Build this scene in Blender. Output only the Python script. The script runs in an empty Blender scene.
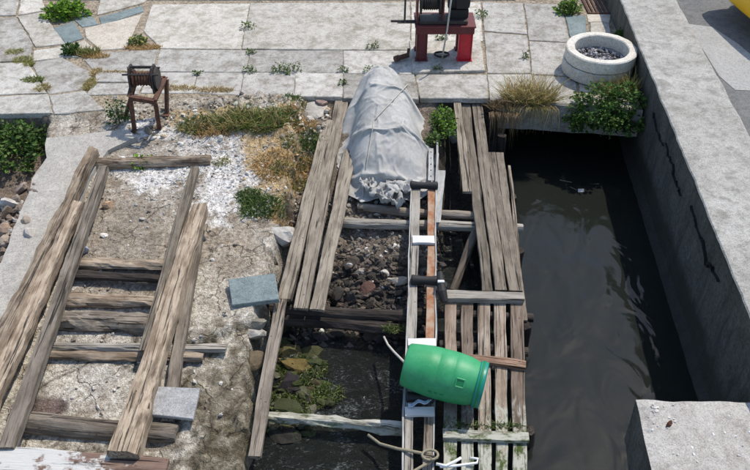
import bpy, bmesh, math, random
import numpy as np
from mathutils import Vector, Matrix, noise, Quaternion

random.seed(7); rng = np.random.default_rng(7)
R = math.radians
SC = bpy.context.scene
COL = SC.collection

# ------------------------------------------------------------------ camera, world, sun, exposure
CAM = Vector((0, 0, 5.2)); PITCH = R(40.0); F = 780.0
cd = bpy.data.cameras.new('camera'); cam = bpy.data.objects.new('camera', cd); COL.objects.link(cam)
cam.location = CAM; cam.rotation_euler = (R(90) - PITCH, 0, 0)
cd.sensor_width = 36; cd.lens = F * 36 / 750; cd.clip_start = .05; cd.clip_end = 500
SC.camera = cam
SUN_AZ, SUN_EL = R(42), R(60)
w = bpy.data.worlds.new('World'); SC.world = w; w.use_nodes = True
nt = w.node_tree; sky = nt.nodes.new('ShaderNodeTexSky'); sky.sky_type = 'NISHITA'; sky.sun_disc = False
sky.sun_elevation = SUN_EL; sky.sun_rotation = SUN_AZ; sky.air_density = 1.0; sky.dust_density = 1.0; sky.ozone_density = 1.0
nt.links.new(sky.outputs[0], nt.nodes['Background'].inputs[0]); nt.nodes['Background'].inputs[1].default_value = .15
sl = bpy.data.lights.new('sun', 'SUN'); so = bpy.data.objects.new('sun', sl); COL.objects.link(so)
sl.energy = 2.9; sl.angle = R(.6); sl.color = (1, .935, .83)
SV = Vector((math.sin(SUN_AZ) * math.cos(SUN_EL), math.cos(SUN_AZ) * math.cos(SUN_EL), math.sin(SUN_EL)))
so.rotation_euler = SV.to_track_quat('Z', 'Y').to_euler(); so.location = (3, 6, 12)
SC.view_settings.view_transform = 'Standard'; SC.view_settings.look = 'None'
SC.view_settings.exposure = 0.5; SC.view_settings.gamma = 1.0; SC.view_settings.use_curve_mapping = False
SC.render.engine = 'CYCLES'

# ------------------------------------------------------------------ pixel -> point on a plane z = a + b*Y
AX = Vector((0, math.cos(PITCH), -math.sin(PITCH))); UP = Vector((0, math.sin(PITCH), math.cos(PITCH)))
QUAY = (0.0, 0.0); WATER_Z = -0.85; WATER = (WATER_Z, 0)
SLIP = (-1.01, .10); LEFT = (-.842, .09)
def P(px, py, plane=QUAY, off=0.0):
    if not isinstance(plane, tuple): plane = (plane, 0)
    d = AX + Vector((1, 0, 0)) * ((px - 375) / F) + UP * ((235 - py) / F)
    t = (plane[0] + off - CAM.z) / (d.z - plane[1] * d.y)
    return CAM + d * t
def project(x, y, z):
    x = np.asarray(x, float); dy = np.asarray(y, float); dz = np.asarray(z, float) - CAM.z
    dep = dy * AX.y + dz * AX.z; v = dy * UP.y + dz * UP.z
    return 375 + F * x / dep, 235 - F * v / dep

# ------------------------------------------------------------------ materials
MATS = {}
class N:
    def __init__(s, name):
        s.m = bpy.data.materials.new(name); s.m.use_nodes = True; s.t = s.m.node_tree; s.b = s.t.nodes['Principled BSDF']; MATS[name] = s.m
    def n(s, typ, **kw):
        nd = s.t.nodes.new('ShaderNode' + typ)
        for k, v in kw.items():
            if k in nd.inputs.keys(): s.set(nd.inputs[k], v)
            else: setattr(nd, k, v)
        return nd
    def set(s, sock, v):
        if hasattr(v, 'links') or isinstance(v, bpy.types.NodeSocket): s.t.links.new(v, sock)
        else: sock.default_value = v
    def ramp(s, fac, stops, interp='LINEAR'):
        r = s.t.nodes.new('ShaderNodeValToRGB'); r.color_ramp.interpolation = interp
        while len(r.color_ramp.elements) < len(stops): r.color_ramp.elements.new(.5)
        for e, (p, c) in zip(r.color_ramp.elements, stops):
            e.position = p; e.color = (*c, 1) if not isinstance(c, (int, float)) else (c, c, c, 1)
        s.t.links.new(fac, r.inputs[0]); return r.outputs[0]
    def mix(s, fac, a, b, typ='MIX'):
        m = s.t.nodes.new('ShaderNodeMix'); m.data_type = 'RGBA'; m.blend_type = typ
        for sock, v in ((m.inputs[0], fac), (m.inputs[6], a), (m.inputs[7], b)):
            if isinstance(v, tuple) and len(v) == 3: v = (*v, 1)
            s.set(sock, v)
        return m.outputs[2]
    def math(s, op, a, b=0.0, clamp=False):
        m = s.t.nodes.new('ShaderNodeMath'); m.operation = op; m.use_clamp = clamp
        s.set(m.inputs[0], a); s.set(m.inputs[1], b); return m.outputs[0]
    def coord(s, kind='Object', scale=(1, 1, 1), rand=True):
        tc = s.t.nodes.new('ShaderNodeTexCoord'); mp = s.t.nodes.new('ShaderNodeMapping'); mp.inputs['Scale'].default_value = scale
        v = tc.outputs[kind]
        if rand:
            oi = s.t.nodes.new('ShaderNodeObjectInfo'); a = s.t.nodes.new('ShaderNodeVectorMath'); a.operation = 'ADD'
            k = s.math('MULTIPLY', oi.outputs['Random'], 37.0); s.t.links.new(v, a.inputs[0]); s.t.links.new(k, a.inputs[1]); v = a.outputs[0]
        s.t.links.new(v, mp.inputs[0]); return mp.outputs[0]
    def noise(s, vec, scale, detail=6, rough=.6, dist=0):
        nd = s.t.nodes.new('ShaderNodeTexNoise'); s.t.links.new(vec, nd.inputs['Vector'])
        nd.inputs['Scale'].default_value = scale; nd.inputs['Detail'].default_value = detail; nd.inputs['Roughness'].default_value = rough; nd.inputs['Distortion'].default_value = dist
        return nd.outputs['Fac']
    def vor(s, vec, scale, feature='F1'):
        nd = s.t.nodes.new('ShaderNodeTexVoronoi'); nd.feature = feature; s.t.links.new(vec, nd.inputs['Vector']); nd.inputs['Scale'].default_value = scale
        return nd.outputs['Distance']
    def tone(s, col, lo=.82, hi=1.15):
        oi = s.t.nodes.new('ShaderNodeObjectInfo'); mr = s.n('MapRange'); s.t.links.new(oi.outputs['Random'], mr.inputs[0]); mr.inputs[3].default_value = lo; mr.inputs[4].default_value = hi
        cc = s.t.nodes.new('ShaderNodeCombineColor')
        for i in range(3): s.t.links.new(mr.outputs[0], cc.inputs[i])
        return s.mix(1.0, col, cc.outputs[0], 'MULTIPLY')
    def bump(s, h, strength, dist=.02):
        b = s.t.nodes.new('ShaderNodeBump'); b.inputs['Strength'].default_value = strength; b.inputs['Distance'].default_value = dist
        s.t.links.new(h, b.inputs['Height']); s.t.links.new(b.outputs[0], s.b.inputs['Normal'])
    def done(s, col=None, rough=.85, metal=0, spec=.3):
        if col is not None:
            if isinstance(col, tuple) and len(col) == 3: col = (*col, 1)
            s.set(s.b.inputs['Base Color'], col)
        s.set(s.b.inputs['Roughness'], rough); s.b.inputs['Metallic'].default_value = metal; s.b.inputs['Specular IOR Level'].default_value = spec
        return s.m

def concrete(name, c, c2, stain=(.16, .14, .11), st=.35, bump=.5, tone=(.86, 1.1), stainscale=1.3, pits=True):
    m = N(name); v = m.coord(); g = m.noise(v, 55, 8, .7); l = m.noise(v, stainscale, 8, .65, .6); md = m.noise(v, 7, 8, .62)
    col = m.mix(m.ramp(l, [(.35, 0), (.65, 1)]), c, c2)
    col = m.mix(m.math('MULTIPLY', m.ramp(md, [(.48, 0), (.68, 1)]), st), col, stain)
    col = m.mix(m.math('MULTIPLY', m.ramp(m.noise(v, 2.6, 9, .7, 1.0), [(.5, 0), (.66, 1)]), st * .8), col, stain)
    col = m.mix(m.math('MULTIPLY', m.ramp(m.noise(v, 19, 6, .7), [(.6, 0), (.7, 1)]), st * .7), col, tuple(min(.8, x * 1.5) for x in c))
    col = m.mix(m.ramp(g, [(.3, .22), (.55, 0)]), col, (.08, .075, .07))
    col = m.mix(m.ramp(g, [(.62, 0), (.78, .3)]), col, (.75, .74, .7))
    col = m.mix(1.0, col, m.ramp(m.noise(v, 24, 8, .78), [(.3, .66), (.5, 1.0), (.7, 1.16)]), 'MULTIPLY')
    col = m.mix(1.0, col, m.ramp(m.noise(v, 90, 3, .7), [(.32, .6), (.5, 1.0), (.68, 1.2)]), 'MULTIPLY')
    col = m.tone(col, *tone)
    h = m.math('ADD', m.math('MULTIPLY', g, .5), md)
    if pits: h = m.math('SUBTRACT', h, m.math('MULTIPLY', m.ramp(m.vor(v, 26), [(.0, 1), (.16, 0)]), .25))
    m.bump(h, bump, .015); return m.done(col, .9)
def woodmat(name, light, dark, crack=(.03, .024, .018), moss=0, rust=None, pale=(.5, .46, .4), palest=.5, tone=(.7, 1.28), mossz=(-.62, -.78), paintk=None):
    m = N(name); v = m.coord(scale=(1.6, 34, 34)); vf = m.coord(scale=(5, 120, 120)); vb = m.coord(scale=(3.2, 7, 7)); vc = m.coord(scale=(.9, 30, 30))
    a = m.noise(v, 1, 6, .6, .5); f = m.noise(vf, 1, 5, .7); b = m.noise(vb, 1, 6, .6)
    cr = m.ramp(m.noise(vc, 1, 3, .55, 1.2), [(.34, 1), (.41, 0)]); kn = m.ramp(m.vor(m.coord(scale=(2.2, 5, 5)), 1), [(.0, 1), (.07, .7), (.12, 0)])
    col = m.mix(m.ramp(a, [(.22, 0), (.6, 1)]), tuple((x + y) / 2 for x, y in zip(dark, light)), light)
    col = m.mix(m.math('MULTIPLY', kn, .7), col, dark)
    col = m.mix(m.math('MULTIPLY', m.ramp(f, [(.5, 0), (.75, 1)]), palest), col, pale)
    col = m.mix(m.math('MULTIPLY', m.ramp(b, [(.45, 0), (.62, 1)]), .75), col, dark)
    col = m.mix(m.math('MULTIPLY', m.ramp(m.noise(m.coord(scale=(2.2, 26, 26)), 1, 5, .65, .6), [(.5, 0), (.64, 1)]), .65), col, tuple(x * .6 for x in dark))
    col = m.mix(m.ramp(m.vor(m.coord(scale=(9, 9, 9)), 1), [(.045, .85), (.075, 0)]), col, (.03, .022, .018))
    if rust: col = m.mix(m.ramp(b, [(.28, 1), (.45, 0)]), col, rust)
    col = m.mix(m.math('MULTIPLY', cr, .9), col, crack)
    col = m.tone(col, *tone)
    if paintk:
        sx_ = m.t.nodes.new('ShaderNodeSeparateXYZ'); m.t.links.new(m.coord(rand=False), sx_.inputs[0]); pm = m.n('MapRange'); m.t.links.new(sx_.outputs[0], pm.inputs[0])
        pm.inputs[1].default_value = paintk[0]; pm.inputs[2].default_value = paintk[1]; pm.inputs[3].default_value = 1; pm.inputs[4].default_value = 0
        pn = m.noise(m.coord(scale=(6, 9, 9)), 1, 8, .7); col = m.mix(m.ramp(m.math('ADD', m.math('MULTIPLY', pm.outputs[0], .32), pn), [(.66, 0), (.74, .92)]), col, (.56, .55, .52))
    if moss:
        gp = m.t.nodes.new('ShaderNodeNewGeometry'); sp = m.t.nodes.new('ShaderNodeSeparateXYZ'); m.t.links.new(gp.outputs['Position'], sp.inputs[0])
        mr = m.n('MapRange'); m.t.links.new(sp.outputs[2], mr.inputs[0]); mr.inputs[1].default_value = mossz[0]; mr.inputs[2].default_value = mossz[1]; mr.inputs[3].default_value = 0; mr.inputs[4].default_value = 1
        nm = m.noise(m.coord(scale=(4, 9, 9)), 1, 8, .75, .8)
        k = m.ramp(m.math('MULTIPLY', mr.outputs[0], m.math('MULTIPLY', nm, 1.7)), [(.55, 0), (.69, 1)])
        mc = m.mix(m.ramp(m.noise(m.coord(scale=(6, 11, 11)), 1, 7, .75), [(.4, 0), (.52, 1)]), (.06, .085, .02), (.42, .415, .35))
        col = m.mix(m.math('MULTIPLY', k, moss), col, mc)
    h = m.math('SUBTRACT', m.math('ADD', m.math('MULTIPLY', a, .6), m.math('MULTIPLY', f, .4)), m.math('MULTIPLY', cr, .8))
    m.bump(h, 1.0, .016); return m.done(col, .88, spec=.2)
def paint(name, col, rough=.5, metal=0, dirt=None, k=.5, scale=9, bump=.2):
    m = N(name); v = m.coord(); n1 = m.noise(v, scale, 8, .68)
    c = (*col, 1)
    if dirt: c = m.mix(m.math('MULTIPLY', m.ramp(n1, [(.42, 0), (.62, 1)]), k), col, dirt)
    else: c = m.mix(m.ramp(n1, [(.3, 0), (.7, .35)]), col, tuple(x * .7 for x in col))
    m.bump(n1, bump, .006); return m.done(c, rough, metal, .4)
def attr(name, rough=.9, bumpk=.6, scale=18, trans=False, varied=.5, cracks=False):
    m = N(name); a = m.t.nodes.new('ShaderNodeVertexColor'); a.layer_name = 'Col'; col = a.outputs[0]
    if trans:
        m.done(col, .6, spec=.25); tr = m.t.nodes.new('ShaderNodeBsdfTranslucent'); m.t.links.new(col, tr.inputs[0])
        mx = m.t.nodes.new('ShaderNodeMixShader'); mx.inputs[0].default_value = .25
        m.t.links.new(m.b.outputs[0], mx.inputs[1]); m.t.links.new(tr.outputs[0], mx.inputs[2]); m.t.links.new(mx.outputs[0], m.t.nodes['Material Output'].inputs[0]); return m.m
    v = m.coord(rand=False); n1 = m.noise(v, scale, 9, .72); n2 = m.noise(v, scale * .22, 8, .65, .5); n3 = m.vor(v, scale * 3.2)
    col = m.mix(m.math('MULTIPLY', m.ramp(n1, [(.4, 1), (.6, 0)]), varied), col, m.mix(1.0, col, (.4, .36, .32), 'MULTIPLY'))
    col = m.mix(m.math('MULTIPLY', m.ramp(n2, [(.5, 0), (.72, 1)]), varied * .8), col, m.mix(1.0, col, (1.35, 1.33, 1.28), 'MULTIPLY'))
    hh = m.math('ADD', m.math('ADD', n1, n2), m.math('MULTIPLY', n3, .35))
    if cracks:
        wv = m.t.nodes.new('ShaderNodeVectorMath'); wv.operation = 'ADD'; m.t.links.new(v, wv.inputs[0]); nn = m.t.nodes.new('ShaderNodeTexNoise'); nn.inputs['Scale'].default_value = 5; nn.inputs['Detail'].default_value = 6; m.t.links.new(v, nn.inputs['Vector'])
        sc_ = m.t.nodes.new('ShaderNodeVectorMath'); sc_.operation = 'SCALE'; sc_.inputs['Scale'].default_value = .35; m.t.links.new(nn.outputs['Color'], sc_.inputs[0]); m.t.links.new(sc_.outputs[0], wv.inputs[1])
        ck = m.ramp(m.vor(wv.outputs[0], 2.1, 'DISTANCE_TO_EDGE'), [(.0, 1), (.022, 0)]); ck = m.math('MULTIPLY', ck, m.ramp(n2, [(.42, 0), (.56, 1)]))
        col = m.mix(m.math('MULTIPLY', ck, .5), col, m.mix(1.0, col, (.22, .19, .15), 'MULTIPLY')); hh = m.math('SUBTRACT', hh, m.math('MULTIPLY', ck, .9))
        sk = m.noise(v, 75, 4, .75); col = m.mix(1.0, col, m.ramp(sk, [(.32, .66), (.5, 1.1), (.68, 1.4)]), 'MULTIPLY'); bl = m.noise(v, 6.5, 9, .78, .8); col = m.mix(1.0, col, m.ramp(bl, [(.34, .7), (.5, 1.08), (.66, 1.25)]), 'MULTIPLY')
    m.bump(hh, bumpk, .03); return m.done(col, rough)

M_slab = concrete('slab_concrete', (.415, .397, .358), (.505, .483, .44), (.2, .175, .135), .75, .6, (.76, 1.12))
M_slab2 = concrete('slab_concrete_pale', (.49, .46, .40), (.58, .55, .485), (.26, .23, .175), .75, .5, (.85, 1.1))
M_sand = concrete('slab_sandstone', (.5, .44, .36), (.58, .53, .45), (.3, .25, .18), .5)
M_blue = concrete('blue_granite', (.165, .205, .205), (.22, .265, .26), (.1, .13, .13), .6, .3)
M_grey = concrete('grey_granite', (.36, .355, .345), (.45, .445, .43), (.2, .2, .2), .6, .3)
M_ramp = concrete('ramp_concrete', (.375, .352, .31), (.45, .425, .378), (.25, .24, .22), .45, .35)
M_wall = concrete('wall_concrete', (.335, .322, .29), (.44, .425, .39), (.19, .18, .155), .7, .9, (1, 1), 1.0)
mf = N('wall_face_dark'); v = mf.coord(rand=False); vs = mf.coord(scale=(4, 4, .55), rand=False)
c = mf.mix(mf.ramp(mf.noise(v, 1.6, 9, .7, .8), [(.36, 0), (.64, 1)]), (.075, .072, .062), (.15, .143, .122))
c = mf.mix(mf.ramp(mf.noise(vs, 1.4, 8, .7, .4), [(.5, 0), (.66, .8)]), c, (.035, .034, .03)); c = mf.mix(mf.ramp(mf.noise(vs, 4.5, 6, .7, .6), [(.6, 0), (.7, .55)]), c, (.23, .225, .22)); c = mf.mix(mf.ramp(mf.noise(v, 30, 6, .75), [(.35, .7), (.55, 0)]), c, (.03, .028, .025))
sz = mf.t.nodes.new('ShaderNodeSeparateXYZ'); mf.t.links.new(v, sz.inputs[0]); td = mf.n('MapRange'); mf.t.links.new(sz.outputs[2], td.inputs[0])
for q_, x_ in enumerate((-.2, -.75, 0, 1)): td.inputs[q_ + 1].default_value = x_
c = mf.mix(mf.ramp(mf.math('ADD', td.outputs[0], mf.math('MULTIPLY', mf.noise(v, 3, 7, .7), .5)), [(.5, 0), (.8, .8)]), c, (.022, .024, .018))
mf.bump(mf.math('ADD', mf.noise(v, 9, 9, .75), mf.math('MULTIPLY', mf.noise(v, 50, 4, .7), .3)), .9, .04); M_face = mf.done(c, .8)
M_block = concrete('block_concrete', (.4, .38, .345), (.47, .45, .415), (.22, .19, .16), .45, .6, (1, 1))
M_ring = concrete('ring_concrete', (.58, .545, .47), (.68, .645, .57), (.4, .35, .26), .35, .3)
M_lip = concrete('quay_lip', (.3, .28, .25), (.4, .38, .34), (.12, .11, .09), .6, .8, (1, 1))
M_wood = woodmat('weathered_wood', (.285, .24, .19), (.13, .105, .08))
M_woodg = woodmat('grey_wood', (.285, .243, .188), (.14, .115, .086), palest=.4, pale=(.42, .385, .34))
M_woodb = woodmat('brown_driftwood', (.39, .31, .225), (.155, .108, .07), rust=(.1, .07, .05), palest=.6)
M_woodr = woodmat('reddish_wood', (.29, .185, .125), (.16, .095, .065), rust=(.07, .045, .035))
M_woodp = woodmat('pale_wood', (.4, .365, .315), (.26, .23, .19), palest=.5, pale=(.52, .49, .44), tone=(.85, 1.1))
M_woodm = woodmat('mossy_slat_wood', (.38, .31, .245), (.2, .15, .11), moss=1, palest=.5, mossz=(-.46, -.66))
M_woodpaint = woodmat('painted_reddish_wood', (.3, .2, .15), (.17, .105, .08), rust=(.1, .06, .05), paintk=(.7, 1.75))
M_woodm2 = woodmat('mossy_brown_slat_wood', (.255, .195, .15), (.13, .095, .07), moss=1, palest=.4, mossz=(-.46, -.66))
M_woodm3 = woodmat('mossy_bar_wood', (.38, .31, .245), (.2, .15, .11), moss=1, palest=.5, mossz=(-.38, -.6))
M_woodd = woodmat('dark_wet_wood', (.075, .06, .05), (.028, .023, .02), palest=.3, pale=(.2, .18, .16))
M_barkw = woodmat('white_barnacled_log', (.5, .485, .42), (.28, .25, .18), moss=.9, palest=.7, pale=(.68, .67, .62), tone=(.95, 1.05), mossz=(-.55, -.72))
M_alu = paint('aluminium', (.3, .3, .295), .55, .2, (.2, .2, .19), .6)
M_white = paint('white_paint', (.58, .57, .54), .5, 0, (.6, .58, .52), .35)
M_rustw = paint('rusty_orange_steel', (.27, .1, .035), .85, 0, (.38, .29, .21), .85, 7, .6)
M_rust = paint('dark_rust', (.065, .036, .027), .9, 0, (.2, .085, .045), .6, 30, .8)
M_iron = paint('black_iron', (.035, .034, .033), .6, .3, (.1, .075, .06), .6, 30, .6)
M_red = paint('red_paint', (.5, .016, .03), .5, 0, (.24, .02, .025), .45, 22, .3)
M_maroon = paint('maroon_rusted_paint', (.12, .018, .022), .65, 0, (.1, .045, .035), .6, 30, .4)
M_rubber = paint('black_rubber', (.018, .018, .018), .7)
mg = N('barrel_green_plastic'); v = mg.coord(rand=False); n1 = mg.noise(v, 3.5, 8, .7); n2 = mg.noise(v, 42, 5, .75); n3 = mg.noise(mg.coord(scale=(40, 6, 30), rand=False), 1, 5, .7)
c = mg.mix(mg.ramp(n1, [(.35, 0), (.65, 1)]), (.018, .24, .08), (.05, .33, .14)); c = mg.mix(mg.ramp(n2, [(.6, 0), (.72, .55)]), c, (.2, .42, .27)); c = mg.mix(mg.ramp(n3, [(.6, 0), (.7, .4)]), c, (.03, .13, .06)); c = mg.mix(mg.ramp(mg.noise(v, 9, 9, .75, 1), [(.58, 0), (.72, .4)]), c, (.16, .17, .1))
mg.bump(n2, .15, .006); M_green = mg.done(c, .48, spec=.4)
M_teal = paint('barrel_lid_plastic', (.008, .21, .15), .4, 0, (.02, .26, .19), .4, 6, .05)
M_greend = paint('barrel_moulding_plastic', (.01, .2, .06), .5)
M_rope = paint('rope_fibre', (.5, .47, .41), .9, 0, (.3, .27, .22), .5, 60, .5)
M_ropeo = paint('old_rope_fibre', (.3, .26, .18), .9, 0, (.14, .13, .08), .6, 60, .5)
M_pvc = paint('white_plastic', (.78, .78, .76), .4)
M_bluecloth = paint('pale_blue_plastic_film', (.5, .58, .68), .35)
M_asph = concrete('asphalt', (.13, .128, .125), (.18, .178, .17), (.08, .08, .08), .5, .7, (1, 1))
M_apron = concrete('apron_concrete', (.33, .325, .305), (.4, .39, .365), (.3, .29, .27), .4, .4, (1, 1))
M_yellow = paint('yellow_car_paint', (.75, .42, .01), .25, 0, (.66, .36, .01), .3, 3, .0)
M_glass = paint('car_glass', (.02, .025, .03), .08)
M_chrome = paint('hub_metal', (.5, .5, .5), .3, .9)
M_lamp = paint('lamp_glass', (.7, .7, .68), .15)
M_crack = paint('crack_dark', (.012, .012, .011), .95)
M_leaf = attr('leaf_green', trans=True)
M_terr = attr('ground_earth', .95, .9, 26, varied=.85, cracks=True)
M_stone = attr('stone_surface', .9, .35, 22, varied=.4)

mt = N('tarp_cloth'); v = mt.coord(rand=False); n1 = mt.noise(v, 4, 8, .65, .6); n2 = mt.noise(v, 30, 6, .65); n3 = mt.noise(mt.coord(scale=(9, 3, 6), rand=False), 1, 6, .6, 1.5)
c = mt.mix(mt.ramp(n1, [(.36, 0), (.62, 1)]), (.33, .322, .3), (.455, .445, .42)); c = mt.mix(mt.ramp(n2, [(.52, 0), (.7, .5)]), c, (.24, .23, .21)); c = mt.mix(mt.ramp(mt.noise(v, 80, 3, .7), [(.55, 0), (.7, .4)]), c, (.2, .19, .18))
mt.bump(mt.math('ADD', mt.math('MULTIPLY', n2, .25), mt.math('MULTIPLY', n3, .5)), .35, .02); M_tarp = mt.done(c, .75)

mw = N('water'); v = mw.coord(rand=False); gp = mw.coord(scale=(1, 1, 1), rand=False)
na = mw.noise(mw.coord(scale=(1.3, .8, 1), rand=False), 2.0, 2, .45, .8); nb = mw.noise(mw.coord(scale=(1, 1.5, 1), rand=False), 8, 5, .68, 1.4)
sp = mw.t.nodes.new('ShaderNodeSeparateXYZ'); mw.t.links.new(v, sp.inputs[0])
mk = mw.n('MapRange'); mw.t.links.new(sp.outputs[0], mk.inputs[0]); mk.inputs[1].default_value = 1.1; mk.inputs[2].default_value = .5; mk.inputs[3].default_value = .008; mk.inputs[4].default_value = 1.0
nh = mw.math('ADD', mw.math('MULTIPLY', na, .42), mw.math('MULTIPLY', nb, mk.outputs[0]))
bp = mw.t.nodes.new('ShaderNodeBump'); bp.inputs['Strength'].default_value = .9; bp.inputs['Distance'].default_value = .1; mw.t.links.new(nh, bp.inputs['Height'])
fr = mw.t.nodes.new('ShaderNodeFresnel'); fr.inputs[0].default_value = 1.37; mw.t.links.new(bp.outputs[0], fr.inputs[1])
gl = mw.t.nodes.new('ShaderNodeBsdfGlossy'); mr_ = mw.n('MapRange'); mw.t.links.new(mk.outputs[0], mr_.inputs[0]); mr_.inputs[3].default_value = .03; mr_.inputs[4].default_value = .14; mw.t.links.new(mr_.outputs[0], gl.inputs['Roughness']); mw.t.links.new(bp.outputs[0], gl.inputs['Normal'])
tr = mw.t.nodes.new('ShaderNodeBsdfTransparent'); tr.inputs[0].default_value = (.13, .15, .14, 1)
mx = mw.t.nodes.new('ShaderNodeMixShader'); mw.t.links.new(fr.outputs[0], mx.inputs[0]); mw.t.links.new(tr.outputs[0], mx.inputs[1]); mw.t.links.new(gl.outputs[0], mx.inputs[2])
df = mw.t.nodes.new('ShaderNodeBsdfDiffuse')
glint_a = mw.noise(mw.coord(scale=(1, 1.9, 1), rand=False), 12, 7, .74, 2.2); glint_b = mw.noise(v, 2.3, 4, .6, 1.0); pool_m = mw.n('MapRange'); mw.t.links.new(sp.outputs[0], pool_m.inputs[0])
for q_, x_ in enumerate((.9, .35, 0, 1)): pool_m.inputs[q_ + 1].default_value = x_
glint_paint = mw.math('MULTIPLY', pool_m.outputs[0], mw.ramp(mw.math('ADD', glint_a, mw.math('MULTIPLY', glint_b, .45)), [(.79, 0), (.95, 1)]))  # pool's sun and sky sparkle, painted as pale streaks into the diffuse colour
mw.t.links.new(mw.mix(glint_paint, (.027, .032, .027), (.5, .55, .54)), df.inputs[0])
mb_ = mw.t.nodes.new('ShaderNodeMixShader')
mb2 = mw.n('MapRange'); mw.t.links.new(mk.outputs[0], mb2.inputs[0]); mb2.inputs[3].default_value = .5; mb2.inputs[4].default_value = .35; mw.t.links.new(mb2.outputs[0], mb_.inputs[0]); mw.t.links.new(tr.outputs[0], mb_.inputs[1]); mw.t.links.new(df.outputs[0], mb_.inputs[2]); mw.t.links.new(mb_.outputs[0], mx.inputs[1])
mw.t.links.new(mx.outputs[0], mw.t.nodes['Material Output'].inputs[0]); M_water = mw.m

# ------------------------------------------------------------------ builders
def finish(o, parent=None, label=None, cat=None, group=None, kind=None):
    COL.objects.link(o)
    if parent is not None: o.parent = parent
    if label: o['label'] = label
    if cat: o['category'] = cat
    if group: o['group'] = group
    if kind: o['kind'] = kind
    return o
def thing(name, loc, label, cat, group=None):
    o = bpy.data.objects.new(name, None); o.empty_display_size = .1; o.location = loc
    return finish(o, None, label, cat, group)
def mesh_obj(name, verts, faces, mat, smooth=False, matrix=None, cols=None, **kw):
    me = bpy.data.meshes.new(name); me.from_pydata([tuple(x) for x in verts], [], [tuple(f) for f in faces]); me.materials.append(mat)
    if cols is not None:
        ca = me.color_attributes.new('Col', 'FLOAT_COLOR', 'POINT'); a = np.ones((len(verts), 4), np.float32); a[:, :3] = np.asarray(cols); ca.data.foreach_set('color', a.ravel())
    if smooth: me.polygons.foreach_set('use_smooth', [True] * len(me.polygons))
    me.update(); o = bpy.data.objects.new(name, me)
    par = kw.get('parent')
    finish(o, **kw)
    if matrix is not None: o.matrix_world = matrix
    if par is not None:
        o.matrix_parent_inverse = Matrix.Translation(par.location).inverted()
    return o
class MB:
    def __init__(s): s.v = []; s.f = []
    def add(s, v, f):
        n = len(s.v); s.v += [tuple(x) for x in v]; s.f += [tuple(i + n for i in q) for q in f]; return s
    def box(s, c, size, rot=None, bev=.006):
        hx, hy, hz = [x / 2 for x in size]; b = min(bev, hx * .45, hy * .45, hz * .45)
        V = []; 
        for z, i in ((-hz, b), (-hz + b, 0), (hz - b, 0), (hz, b)):
            x, y = hx - i, hy - i
            V += [(x - b, -y, z), (x, -y + b, z), (x, y - b, z), (x - b, y, z), (-x + b, y, z), (-x, y - b, z), (-x, -y + b, z), (-x + b, -y, z)]
        Fc = [tuple(reversed(range(8))), tuple(range(24, 32))]
        for k in range(3):
            for j in range(8): Fc.append((k * 8 + j, k * 8 + (j + 1) % 8, k * 8 + 8 + (j + 1) % 8, k * 8 + 8 + j))
        c = Vector(c); q = rot if rot is not None else Matrix.Identity(3)
        return s.add([q @ Vector(p) + c for p in V], Fc)
    def bar(s, a, b, w, h, bev=.004, upv=(0, 0, 1)):
        a, b = Vector(a), Vector(b); x = (b - a).normalized(); u = Vector(upv)
        if abs(x.dot(u)) > .97: u = Vector((0, 1, 0))
        y = u.cross(x).normalized(); z = x.cross(y)
        return s.box((a + b) / 2, ((b - a).length, w, h), Matrix((x, y, z)).transposed(), bev)
    def tube(s, pts, r, n=8, cap=True):
        pts = [Vector(p) for p in pts]; rs = r if isinstance(r, (list, tuple)) else [r] * len(pts); V = []; up = Vector((.13, .21, .97))
        for i, p in enumerate(pts):
            t = (pts[min(i + 1, len(pts) - 1)] - pts[max(i - 1, 0)]).normalized(); y = up.cross(t)
            if y.length < .05: y = Vector((1, 0, 0)).cross(t)
            y.normalize(); z = t.cross(y)
            V += [p + rs[i] * (math.cos(2 * math.pi * k / n) * y + math.sin(2 * math.pi * k / n) * z) for k in range(n)]
        Fc = [(i * n + k, i * n + (k + 1) % n, i * n + n + (k + 1) % n, i * n + n + k) for i in range(len(pts) - 1) for k in range(n)]
        if cap: Fc += [tuple(reversed(range(n))), tuple(range((len(pts) - 1) * n, len(pts) * n))]
        return s.add(V, Fc)
    def lathe(s, prof, n=40, M=None, closed=False):
        V = []; M = M or Matrix.Identity(4)
        for r, z in prof: V += [M @ Vector((r * math.cos(2 * math.pi * k / n), r * math.sin(2 * math.pi * k / n), z)) for k in range(n)]
        m = len(prof); Fc = []
        for i in range(m if closed else m - 1):
            j = (i + 1) % m
            Fc += [(i * n + k, i * n + (k + 1) % n, j * n + (k + 1) % n, j * n + k) for k in range(n)]
        return s.add(V, Fc)
    def build(s, name, mat, smooth=False, **kw): return mesh_obj(name, s.v, s.f, mat, smooth, **kw)
def nz(p, sc=1.0, seed=0): return noise.noise(Vector((p[0] * sc + seed * 7.31, p[1] * sc - seed * 3.17, p[2] * sc + seed)))

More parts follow.
